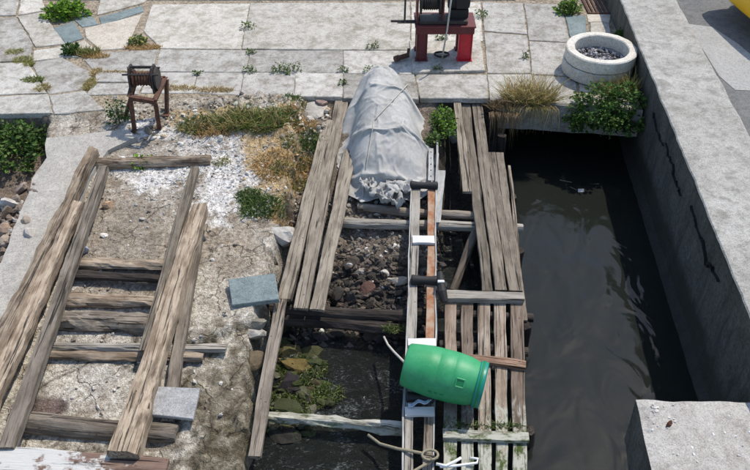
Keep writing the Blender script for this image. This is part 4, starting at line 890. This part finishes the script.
for px, py, s, c_, lb in ((455, 137, .13, (.5, .48, .44), 'whitish broken rock beside the green shrub and the right boards'), (361, 272, .07, (.36, .32, .27), 'pale rounded stone in the dark rubble near the boat rail'), (398, 280, .1, (.4, .36, .3), 'large tan stone in the dark rubble touching the boat rail'), (349, 266, .045, (.6, .58, .54), 'small white stone on the rubble right of the plank walk'), (385, 271, .05, (.6, .57, .52), 'white chipped stone in the middle of the rubble bed'), (367, 287, .09, (.16, .09, .07), 'reddish brown stone low in the rubble bed'), (337, 293, .1, (.05, .045, .04), 'black wet stone beside the ends of the plank walk'), (350, 299, .09, (.1, .09, .08), 'dark stone just above the wet cross log')):
    p = P(px, py, SLIP, -.33); z = tz(p.x, p.y); p = P(px, py, z + s * .4); stone((p.x, p.y, tz(p.x, p.y) + s * .35), s, c_, label=lb, cat='stone', group='stones in the rubble bed')
for i, (px, py, s, c_, lb) in enumerate((
    (284, 228, .17, (.5, .47, .42), 'large pale boulder beside the left edge of the plank walk'), (313, 102, .2, (.46, .43, .38), 'flat pale rock at the quay edge left of the plank walk'), (322, 106, .075, (.27, .2, .17), 'brownish stone resting on the flat rock by the planks'),
    (247, 325, .13, (.4, .38, .33), 'whitish rock under the loose blue slab at the shore'), (259, 352, .1, (.22, .2, .16), 'grey shore rock below the whitish rock'), (257, 378, .12, (.14, .11, .07), 'dark brown shore rock beside the narrow plank'), (258, 402, .11, (.3, .19, .05), 'ochre shore rock under the narrow plank'),
    (289, 347, .13, (.13, .11, .045), 'ochre-brown rock just below the dark logs'), (301, 360, .15, (.17, .125, .04), 'mustard-brown rock at the edge of the pool'), (314, 349, .12, (.075, .075, .03), 'olive mossy rock below the dark logs'), (290, 380, .16, (.035, .028, .03), 'dark purple-black rock in the pool beside the plank'), (306, 388, .14, (.11, .11, .065), 'grey-green algae-covered rock in the middle of the pool edge'), (284, 402, .15, (.06, .07, .028), 'mossy rock beside the narrow plank above the white log'), (322, 382, .1, (.06, .08, .02), 'weedy stone farthest into the pool'), (283, 432, .14, (.04, .038, .03), 'dark submerged rock below the white crusted log'))):
    p = on_ground(px, py) if py < 330 and px < 330 else P(px, py, max(WATER_Z, -.8))
    zb = tz(p.x, p.y) if py < 330 else max(tz(p.x, p.y), WATER_Z - .05) + (.0 if px > 270 else 0)
    if i in (0, 3): p = P(px, py, LEFT, -.02); zb = p.z - .13
    if i > 6: c_ = tuple(x * .75 for x in c_)
    o = stone((p.x, p.y, zb + s * .15), s, c_, 'rock', label=lb, cat='rock', group='rocks along the slip'); o.scale = (1.15, 1, 1.15 if i in (0, 3) else .4 if i == 1 else .75)
sp_ = []
for _ in range(170):
    px, py = random.gauss(290, 17), R2(338, 440)
    if px < 262: continue
    q = P(px, py, WATER_Z - .01); s_ = R2(.02, .075); sp_.append((q.x, q.y, WATER_Z + R2(-.04, .02), s_, random.choice([(.04, .048, .018), (.06, .065, .025), (.085, .07, .03), (.03, .026, .022), (.06, .075, .022), (.1, .095, .065)])))
scatter('shore_stones', sp_, M_stone, label='small algae-stained stones along the pool edge')
# dirt crumbs and lime lumps on the left ramp
sp_ = []
for _ in range(3200):
    z_ = random.random()
    if z_ < .5: px, py, c_, s = random.gauss(205, 42), random.gauss(165, 26), random.choice([(.68, .67, .65), (.6, .58, .55), (.5, .47, .43)]), abs(random.gauss(0, .0075)) + .003
    elif z_ < .62: px, py, c_, s = R2(60, 240), R2(150, 420), random.choice([(.55, .52, .47), (.3, .26, .22)]), abs(random.gauss(0, .01)) + .004
    elif z_ < .8: px, py, c_, s = R2(110, 330), random.gauss(120, 12), random.choice([(.6, .57, .5), (.42, .34, .24), (.3, .26, .2)]), abs(random.gauss(0, .016)) + .006
    elif z_ < .9: px, py, c_, s = R2(-10, 40), R2(180, 250), random.choice([(.5, .47, .43), (.3, .25, .2), (.2, .16, .13)]), abs(random.gauss(0, .03)) + .012
    else: px, py, c_, s = R2(240, 330), R2(100, 225), random.choice([(.55, .42, .25), (.66, .63, .56)]), abs(random.gauss(0, .012)) + .005
    if px > 335: continue
    q = P(px, py, LEFT, 0)
    if py < 97: continue
    z = tz(q.x, q.y); sp_.append((q.x, q.y, z + s * .3, s, c_))
scatter('lime_rubble', sp_, M_stone, label='crumbled white lime and grit over the upper left ramp')
for px, py, s, c_, lb in ((86, 239, .05, (.72, .72, .7), 'white stone between the rails of the left timber frame'), (84, 252, .06, (.34, .36, .42), 'blue-grey pebble below the white stone in the timber frame'), (105, 236, .035, (.7, .66, .6), 'small cream pebble inside the left timber frame'), (203, 240, .045, (.2, .19, .2), 'dark pebble right of the wide frame beam'), (122, 160, .05, (.74, .72, .68), 'white lump behind the top log of the timber frame'), (108, 207, .07, (.56, .38, .24), 'orange-tan broken brick lump inside the timber frame'), (10, 206, .12, (.5, .48, .45), 'grey rubble stone beside the left concrete ramp'), (22, 190, .08, (.36, .3, .26), 'brown rubble stone above the grey one by the left ramp'), (5, 232, .09, (.33, .24, .18), 'low brown rubble stone at the left picture edge')):
    p = on_ground(px, py); stone((p.x, p.y, p.z + s * .3), s, c_, label=lb, cat='stone')

# ------------------------------------------------------------------ plants
def leafy(px, loc, rx, ry, h, n, size, cols, name, label, cat='plant', group=None, stems=True, droop=0):
    V, Fc, Cc = [], [], []
    for i in range(n):
        while True:
            u = np.array([R2(-1, 1), R2(-1, 1), R2(0, 1)])
            if u[0] ** 2 + u[1] ** 2 + u[2] ** 2 < 1 + .9 * nz((u[0] * 2, u[1] * 2, u[2] * 2), 1.4, len(label)) and random.random() < .35 + 1.3 * abs(nz((u[0], u[1], u[2]), 3.1, len(label) + 3)): break
        p = Vector((u[0] * rx, u[1] * ry, u[2] * h + (-droop * max(0, -u[1]) if droop else 0)))
        p += Vector((nz(p, 4, 2), nz(p, 4, 3), nz(p, 4, 4))) * rx * .25
        d = Vector((u[0] + random.gauss(0, .5), u[1] + random.gauss(0, .5), .25 + random.gauss(0, .45))).normalized(); sd_ = d.cross(Vector((random.gauss(0, 1), random.gauss(0, 1), 1.2))).normalized(); nn = sd_.cross(d)
        s = size * random.choice([.5, .7, .9, 1.1, 1.5]) * R2(.8, 1.2); wv = s * R2(.28, .45); b = len(V)
        V += [p, p + d * s * .5 + sd_ * wv + nn * s * .08, p + d * s - nn * s * .1, p + d * s * .5 - sd_ * wv + nn * s * .08]; Fc.append((b, b + 1, b + 2, b + 3))
        c_ = np.array(random.choice(cols)) * R2(.7, 1.25); Cc += [c_] * 4
    o = thing(name, loc, label, cat, group)
    Vw = [Vector(loc) + v_ for v_ in V]; mesh_obj('leaves', Vw, Fc, M_leaf, cols=Cc, parent=o)
    m = MB()
    for _ in range(max(3, min(16, n // 60))):
        a = R2(0, 6.28); r = math.sqrt(random.random()); e = Vector(loc) + Vector((math.cos(a) * rx * .7 * r, math.sin(a) * ry * .7 * r, h * R2(.4, .9))); m.tube([Vector(loc) + Vector((math.cos(a) * rx * .2 * r, math.sin(a) * ry * .2 * r, -.03)), Vector(loc).lerp(e, .6) + Vector((0, 0, .02)), e], [.006, .004, .002], 5)
    mesh_obj('stems', m.v, m.f, M_leaf, cols=[(.12, .11, .05)] * len(m.v), parent=o); return o
def grassy(loc, rx, ry, h, n, cols, name, label, cat='grass', group=None, lean=.35, width=.006, hang=0, hang_n=0, zf=None):
    V, Fc, Cc = [], [], []
    for i in range(n + hang_n):
        a, r = R2(0, 6.28), math.sqrt(random.random()); x, y = math.cos(a) * rx * r, math.sin(a) * ry * r
        z0 = (zf(loc[0] + x, loc[1] + y) if zf else loc[2]) - .01; p = Vector((loc[0] + x, loc[1] + y, z0)); hh = h * R2(.35, 1.1); dirv = Vector((random.gauss(0, lean) + x / rx * lean * .6, random.gauss(0, lean) + y / ry * lean * .6, 1)).normalized()
        bend = Vector((random.gauss(0, 1), random.gauss(0, 1), 0)) * hh * .22; sidev = dirv.cross(Vector((random.gauss(0, 1), random.gauss(0, 1), .1))).normalized() * width * R2(.6, 1.4)
        hg = i >= n
        hk = R2(.2, 1.15) ** 1.5
        if hg: p = Vector((loc[0] + R2(-1, 1) * rx, loc[1] - ry * R2(.7, 1.0), z0)); 
        b = len(V); c_ = np.array(random.choice(cols)) * R2(.7, 1.25)
        for t in (0, .35, .7, 1):
            q = p + dirv * hh * t + bend * t * t - Vector((0, 0, hh * .25 * t * t * R2(.6, 1.2)))
            if hg: q = p + Vector((bend.x * .8 * t, -.12 * min(1, t * 2) - .03 * R2(0, 1), .08 * t * (1 - t) * 4 * h - hang * hk * t * t))
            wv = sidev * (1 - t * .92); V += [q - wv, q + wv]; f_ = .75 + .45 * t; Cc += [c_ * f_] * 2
        Fc += [(b + 2 * k, b + 2 * k + 1, b + 2 * k + 3, b + 2 * k + 2) for k in range(3)]
    return mesh_obj(name, V, Fc, M_leaf, cols=np.clip(Cc, 0, 1), label=label, cat=cat, group=group)
GR = [(.085, .145, .035), (.115, .18, .045), (.065, .11, .025), (.15, .2, .06)]; BR = [(.16, .3, .025), (.2, .34, .04), (.11, .22, .02), (.09, .17, .02)]
DG = [(.035, .085, .015), (.05, .12, .02), (.075, .15, .025), (.025, .06, .012)]; DRY = [(.56, .43, .22), (.47, .35, .17), (.62, .5, .28), (.36, .27, .13)]; DRO = [(.56, .36, .14), (.48, .31, .12), (.62, .44, .2), (.4, .27, .12)]; MIX = GR + DRY[:2]; YG = [(.28, .28, .07), (.36, .33, .1), (.2, .22, .05)] 
q0 = lambda px, py: tuple(P(px, py, 0))
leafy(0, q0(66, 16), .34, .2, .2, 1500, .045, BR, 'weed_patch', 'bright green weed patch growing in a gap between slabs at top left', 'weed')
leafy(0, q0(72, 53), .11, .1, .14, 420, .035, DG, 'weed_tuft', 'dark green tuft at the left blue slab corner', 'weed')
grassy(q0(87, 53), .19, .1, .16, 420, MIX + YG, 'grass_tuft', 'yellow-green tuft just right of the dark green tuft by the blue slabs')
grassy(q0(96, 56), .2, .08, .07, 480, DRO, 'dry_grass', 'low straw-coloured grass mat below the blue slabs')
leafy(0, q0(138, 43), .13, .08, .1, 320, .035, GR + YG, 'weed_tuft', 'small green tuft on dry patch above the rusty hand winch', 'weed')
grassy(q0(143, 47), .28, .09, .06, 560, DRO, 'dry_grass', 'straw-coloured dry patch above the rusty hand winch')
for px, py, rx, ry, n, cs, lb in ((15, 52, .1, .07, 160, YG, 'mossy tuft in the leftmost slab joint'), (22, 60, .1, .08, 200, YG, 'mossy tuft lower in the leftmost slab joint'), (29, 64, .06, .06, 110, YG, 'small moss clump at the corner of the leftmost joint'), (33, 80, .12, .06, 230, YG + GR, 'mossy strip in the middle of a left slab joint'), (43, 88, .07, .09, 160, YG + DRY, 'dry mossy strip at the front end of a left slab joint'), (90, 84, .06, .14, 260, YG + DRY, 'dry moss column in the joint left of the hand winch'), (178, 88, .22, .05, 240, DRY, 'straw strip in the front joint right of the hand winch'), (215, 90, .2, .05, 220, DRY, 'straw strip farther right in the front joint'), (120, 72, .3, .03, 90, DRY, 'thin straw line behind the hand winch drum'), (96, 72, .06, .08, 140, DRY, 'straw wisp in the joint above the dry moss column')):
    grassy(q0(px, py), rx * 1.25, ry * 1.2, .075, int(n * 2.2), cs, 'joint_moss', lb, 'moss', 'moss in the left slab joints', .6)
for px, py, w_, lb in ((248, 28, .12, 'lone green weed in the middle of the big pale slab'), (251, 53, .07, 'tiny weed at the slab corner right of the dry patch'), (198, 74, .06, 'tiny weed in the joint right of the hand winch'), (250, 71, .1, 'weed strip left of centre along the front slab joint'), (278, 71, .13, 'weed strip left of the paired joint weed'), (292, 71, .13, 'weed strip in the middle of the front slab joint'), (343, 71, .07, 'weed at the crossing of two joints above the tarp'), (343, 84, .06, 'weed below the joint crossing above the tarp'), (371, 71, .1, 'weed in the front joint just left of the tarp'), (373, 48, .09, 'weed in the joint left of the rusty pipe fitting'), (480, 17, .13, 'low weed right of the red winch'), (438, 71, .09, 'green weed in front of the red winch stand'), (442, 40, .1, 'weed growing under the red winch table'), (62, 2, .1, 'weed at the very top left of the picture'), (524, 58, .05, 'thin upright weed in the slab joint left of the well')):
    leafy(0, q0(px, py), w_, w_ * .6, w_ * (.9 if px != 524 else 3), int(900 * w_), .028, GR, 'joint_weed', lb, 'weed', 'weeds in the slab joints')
V, Fc, Cc = [], [], []
for o in [c_ for c_ in quay.children]:
    if o.location.y > 13: continue
    me = o.data; nn_ = len(me.vertices) // 3
    for i in range(nn_):
        a_, b_ = o.location + me.vertices[nn_ + i].co, o.location + me.vertices[nn_ + (i + 1) % nn_].co
        if nz(a_, 1.3, 9) + .5 * nz(a_, 3.7, 2) < .08: continue
        for _ in range(7):
            p = a_.lerp(b_, random.random()) + Vector((random.gauss(0, .008), random.gauss(0, .008), -.012)); d = Vector((random.gauss(0, .6), random.gauss(0, .6), 1)).normalized() * R2(.012, .05); w_ = Vector((random.gauss(0, 1), random.gauss(0, 1), 0)).normalized() * .004; b = len(V)
            V += [p - w_, p + w_, p + d]; Fc.append((b, b + 1, b + 2)); Cc += [np.array(random.choice(DRY + YG + GR[:2])) * R2(.5, 1.0)] * 3
mesh_obj('joint_straw', V, Fc, M_leaf, cols=Cc, kind='stuff', label='short straw and moss growing in the slab joints')
leafy(0, q0(568, 12), .2, .13, .2, 700, .04, BR + GR, 'weed_patch', 'green weed patch behind the well at the top edge', 'weed')
leafy(0, q0(617, 42), .1, .1, .2, 350, .035, DG, 'weed_tuft', 'dark weed between the well and the canal wall', 'weed')
p = P(14, 168, LEFT, -.25); leafy(0, (p.x - .25, p.y + .35, p.z), .62, .55, .34, 3600, .05, DG + GR + [(.1, .2, .03)], 'shrub', 'dense low green shrub in the sunken corner at the left edge', 'shrub')
p = P(60, 132, LEFT, -.2); leafy(0, (p.x, p.y + .1, p.z), .3, .13, .2, 800, .035, DG + GR, 'weed_patch', 'low weeds under the slab edge right of the green shrub', 'weed')
G = lambda px, py: (lambda p: (p.x, p.y, p.z))(on_ground(px, py))
tzz = lambda x, y: tz(x, y)
leafy(0, G(119, 122), .16, .14, .32, 330, .035, DG + [(.12, .13, .08)], 'weed_tuft', 'leggy weed around the left legs of the hand winch', 'weed')
leafy(0, G(142, 164), .17, .1, .08, 380, .035, BR, 'weed_tuft', 'small bright weed behind the top log of the timber frame', 'weed')
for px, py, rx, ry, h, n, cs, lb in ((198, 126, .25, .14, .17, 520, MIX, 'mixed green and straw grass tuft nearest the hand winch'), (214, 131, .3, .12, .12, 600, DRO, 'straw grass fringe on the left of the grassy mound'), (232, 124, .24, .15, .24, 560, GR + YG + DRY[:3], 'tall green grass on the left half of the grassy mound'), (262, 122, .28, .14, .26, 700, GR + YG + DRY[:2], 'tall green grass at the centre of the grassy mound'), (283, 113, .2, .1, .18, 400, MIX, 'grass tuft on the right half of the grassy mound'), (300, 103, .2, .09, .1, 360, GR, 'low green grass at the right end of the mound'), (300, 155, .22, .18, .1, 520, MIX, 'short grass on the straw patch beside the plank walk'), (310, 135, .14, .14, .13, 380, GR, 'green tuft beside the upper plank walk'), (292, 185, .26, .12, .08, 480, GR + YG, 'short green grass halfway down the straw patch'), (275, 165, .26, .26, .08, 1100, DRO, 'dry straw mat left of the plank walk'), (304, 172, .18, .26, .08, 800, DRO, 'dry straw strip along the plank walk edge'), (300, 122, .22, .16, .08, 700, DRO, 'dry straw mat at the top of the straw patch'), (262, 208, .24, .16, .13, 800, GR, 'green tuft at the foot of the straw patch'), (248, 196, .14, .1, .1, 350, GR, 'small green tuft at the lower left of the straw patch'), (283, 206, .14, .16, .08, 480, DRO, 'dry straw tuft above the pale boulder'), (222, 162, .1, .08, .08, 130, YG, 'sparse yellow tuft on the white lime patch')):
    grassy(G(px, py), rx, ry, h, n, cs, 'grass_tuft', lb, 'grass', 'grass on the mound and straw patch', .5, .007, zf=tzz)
p = P(443, 128, SLIP, .0); leafy(0, (p.x, p.y, p.z), .16, .3, .2, 1500, .032, BR + GR + DG[1:3], 'shrub', 'fine green shrub between the tarp and the right boards', 'shrub')
p = P(433, 143, SLIP, .0); leafy(0, (p.x, p.y, p.z), .1, .08, .14, 380, .03, GR, 'weed_tuft', 'green sprig at the right skirt of the tarp', 'weed')
# dry reeds hanging over the lip, dark bush
p = P(529, 100, 0); grassy((p.x, p.y + .0, 0), .33, .15, .5, 820, DRY + YG[:2] + [(.32, .24, .1)], 'reed_clump', 'straw-coloured reed clump hanging over the culvert edge', 'reeds', None, .4, .006, .3, 170)
p = P(503, 105, 0); grassy((p.x, p.y, -.02), .2, .12, .2, 260, [(.25, .17, .09), (.34, .24, .13), (.16, .11, .06)], 'dead_roots', 'brown dead roots trailing beside the right boards', 'roots', None, .5, .006, .42, 150)
p = P(607, 104, 0); leafy(0, (p.x, p.y - .02, -.28), .52, .36, .5, 6200, .042, DG + [(.09, .16, .03), (.11, .18, .05)], 'shrub', 'dark green bush spilling over the culvert edge below the well', 'shrub')
p = P(618, 92, 0); grassy((p.x, p.y, 0), .32, .14, .4, 330, YG + DRY[:2], 'reed_clump', 'tall yellowish stalks between the well and the dark bush', 'reeds', None, .3, .006)

for px, py, rx, ry, n, lb in ((303, 368, .26, .16, 1000, 'pale green algae strands trailing from the rocks into the pool'), (298, 396, .3, .2, 1700, 'bright green algae mat above the white crusted log'), (324, 394, .2, .14, 600, 'thin algae strands at the outer edge of the green mat'), (490, 425, .32, .03, 420, 'dark green moss fringe along the lowest gangway cross bar'), (456, 424, .1, .03, 160, 'moss clump at the left end of the lowest gangway cross bar'), (395, 328, .12, .05, 260, 'green moss on the end of the dark log beside the boat rail')):
    p = P(px, py, WATER_Z + .02) if px < 390 else P(px, py, SLIP, -.12 if py < 400 else -.02); grassy((p.x, p.y, p.z), rx, ry, .05, n, [(.1, .14, .03), (.15, .2, .05), (.07, .1, .02), (.24, .26, .12)], 'algae', lb, 'algae', None, 1.6, .006)
# ------------------------------------------------------------------ ropes, plastic and small finds near the water
rope([P(*q, SLIP, o_) for q, o_ in (((384, 337), -.1), ((388, 345), -.05), ((394, 352), .02), ((400, 358), .1), ((404, 362), .2))], .012, 'rope', M_rope, label='short pale rope tied between the dark log and the barrel', cat='rope')
rope([P(*q, SLIP, o_) for q, o_ in (((368, 435), -.12), ((380, 444), -.1), ((398, 449), .05), ((415, 452), .09), ((430, 455), .1), ((437, 458), .08), ((428, 463), .09), ((416, 470), .1), ((405, 476), .1))], .014, 'rope', M_ropeo, label='old brown rope knotted over the boat rail foot', cat='rope')
rope([P(430 + 8 * math.cos(a), 455 + 5 * math.sin(a), SLIP, .11 + .01 * a / 6) for a in np.linspace(0, 14, 40)], .012, 'rope_knot', M_ropeo, label='bunched rope knot at the foot of the boat rail', cat='rope')
rope([P(*q, SLIP, .06) for q in ((436, 464), (446, 466), (456, 461), (461, 458))] , .014, 'plastic_tube', M_pvc, label='white plastic tube end beside the rope knot', cat='tube')
rope([P(*q, SLIP, .05) for q in ((440, 467), (455, 466), (470, 464), (477, 463), (478, 459), (470, 458))], .012, 'plastic_tube', M_pvc, label='bent white plastic tube on the lowest gangway slats', cat='tube')
V = []; n = 12
for j in range(5):
    for i in range(n + 1): q = P(408 + 24 * i / n, 403 - 5 * i / n + 1.6 * math.sin(i * .9) + j * .9, SLIP, .085 + .02 * nz((i * .7, j * .9, 3)) + .012 * j % .02); V.append(tuple(q))
o = mesh_obj('plastic_film', V, [(j * (n + 1) + i, j * (n + 1) + i + 1, (j + 1) * (n + 1) + i + 1, (j + 1) * (n + 1) + i) for j in range(4) for i in range(n)], M_bluecloth, True, label='crumpled pale blue plastic strip under the barrel', cat='plastic'); o.modifiers.new('thickness', 'SOLIDIFY').thickness = .003
tile([(578, 188.5), (584, 188.5), (584, 191.5), (578, 191.5)], WATER, .01, .012, M_white, 'small white scrap floating on the dark canal', 'floating_scrap', 'litter')
# floating twigs
for i, (a, b) in enumerate((((560, 180), (572, 182)), ((590, 184), (599, 184)), ((570, 187), (577, 190)))):
    log('twig', P(*a, WATER, .004), P(*b, WATER, .004), .006, .004, M_wood, label=('leftmost', 'rightmost', 'middle')[i] + ' of three thin twigs floating on the canal', cat='twig', group='floating twigs')
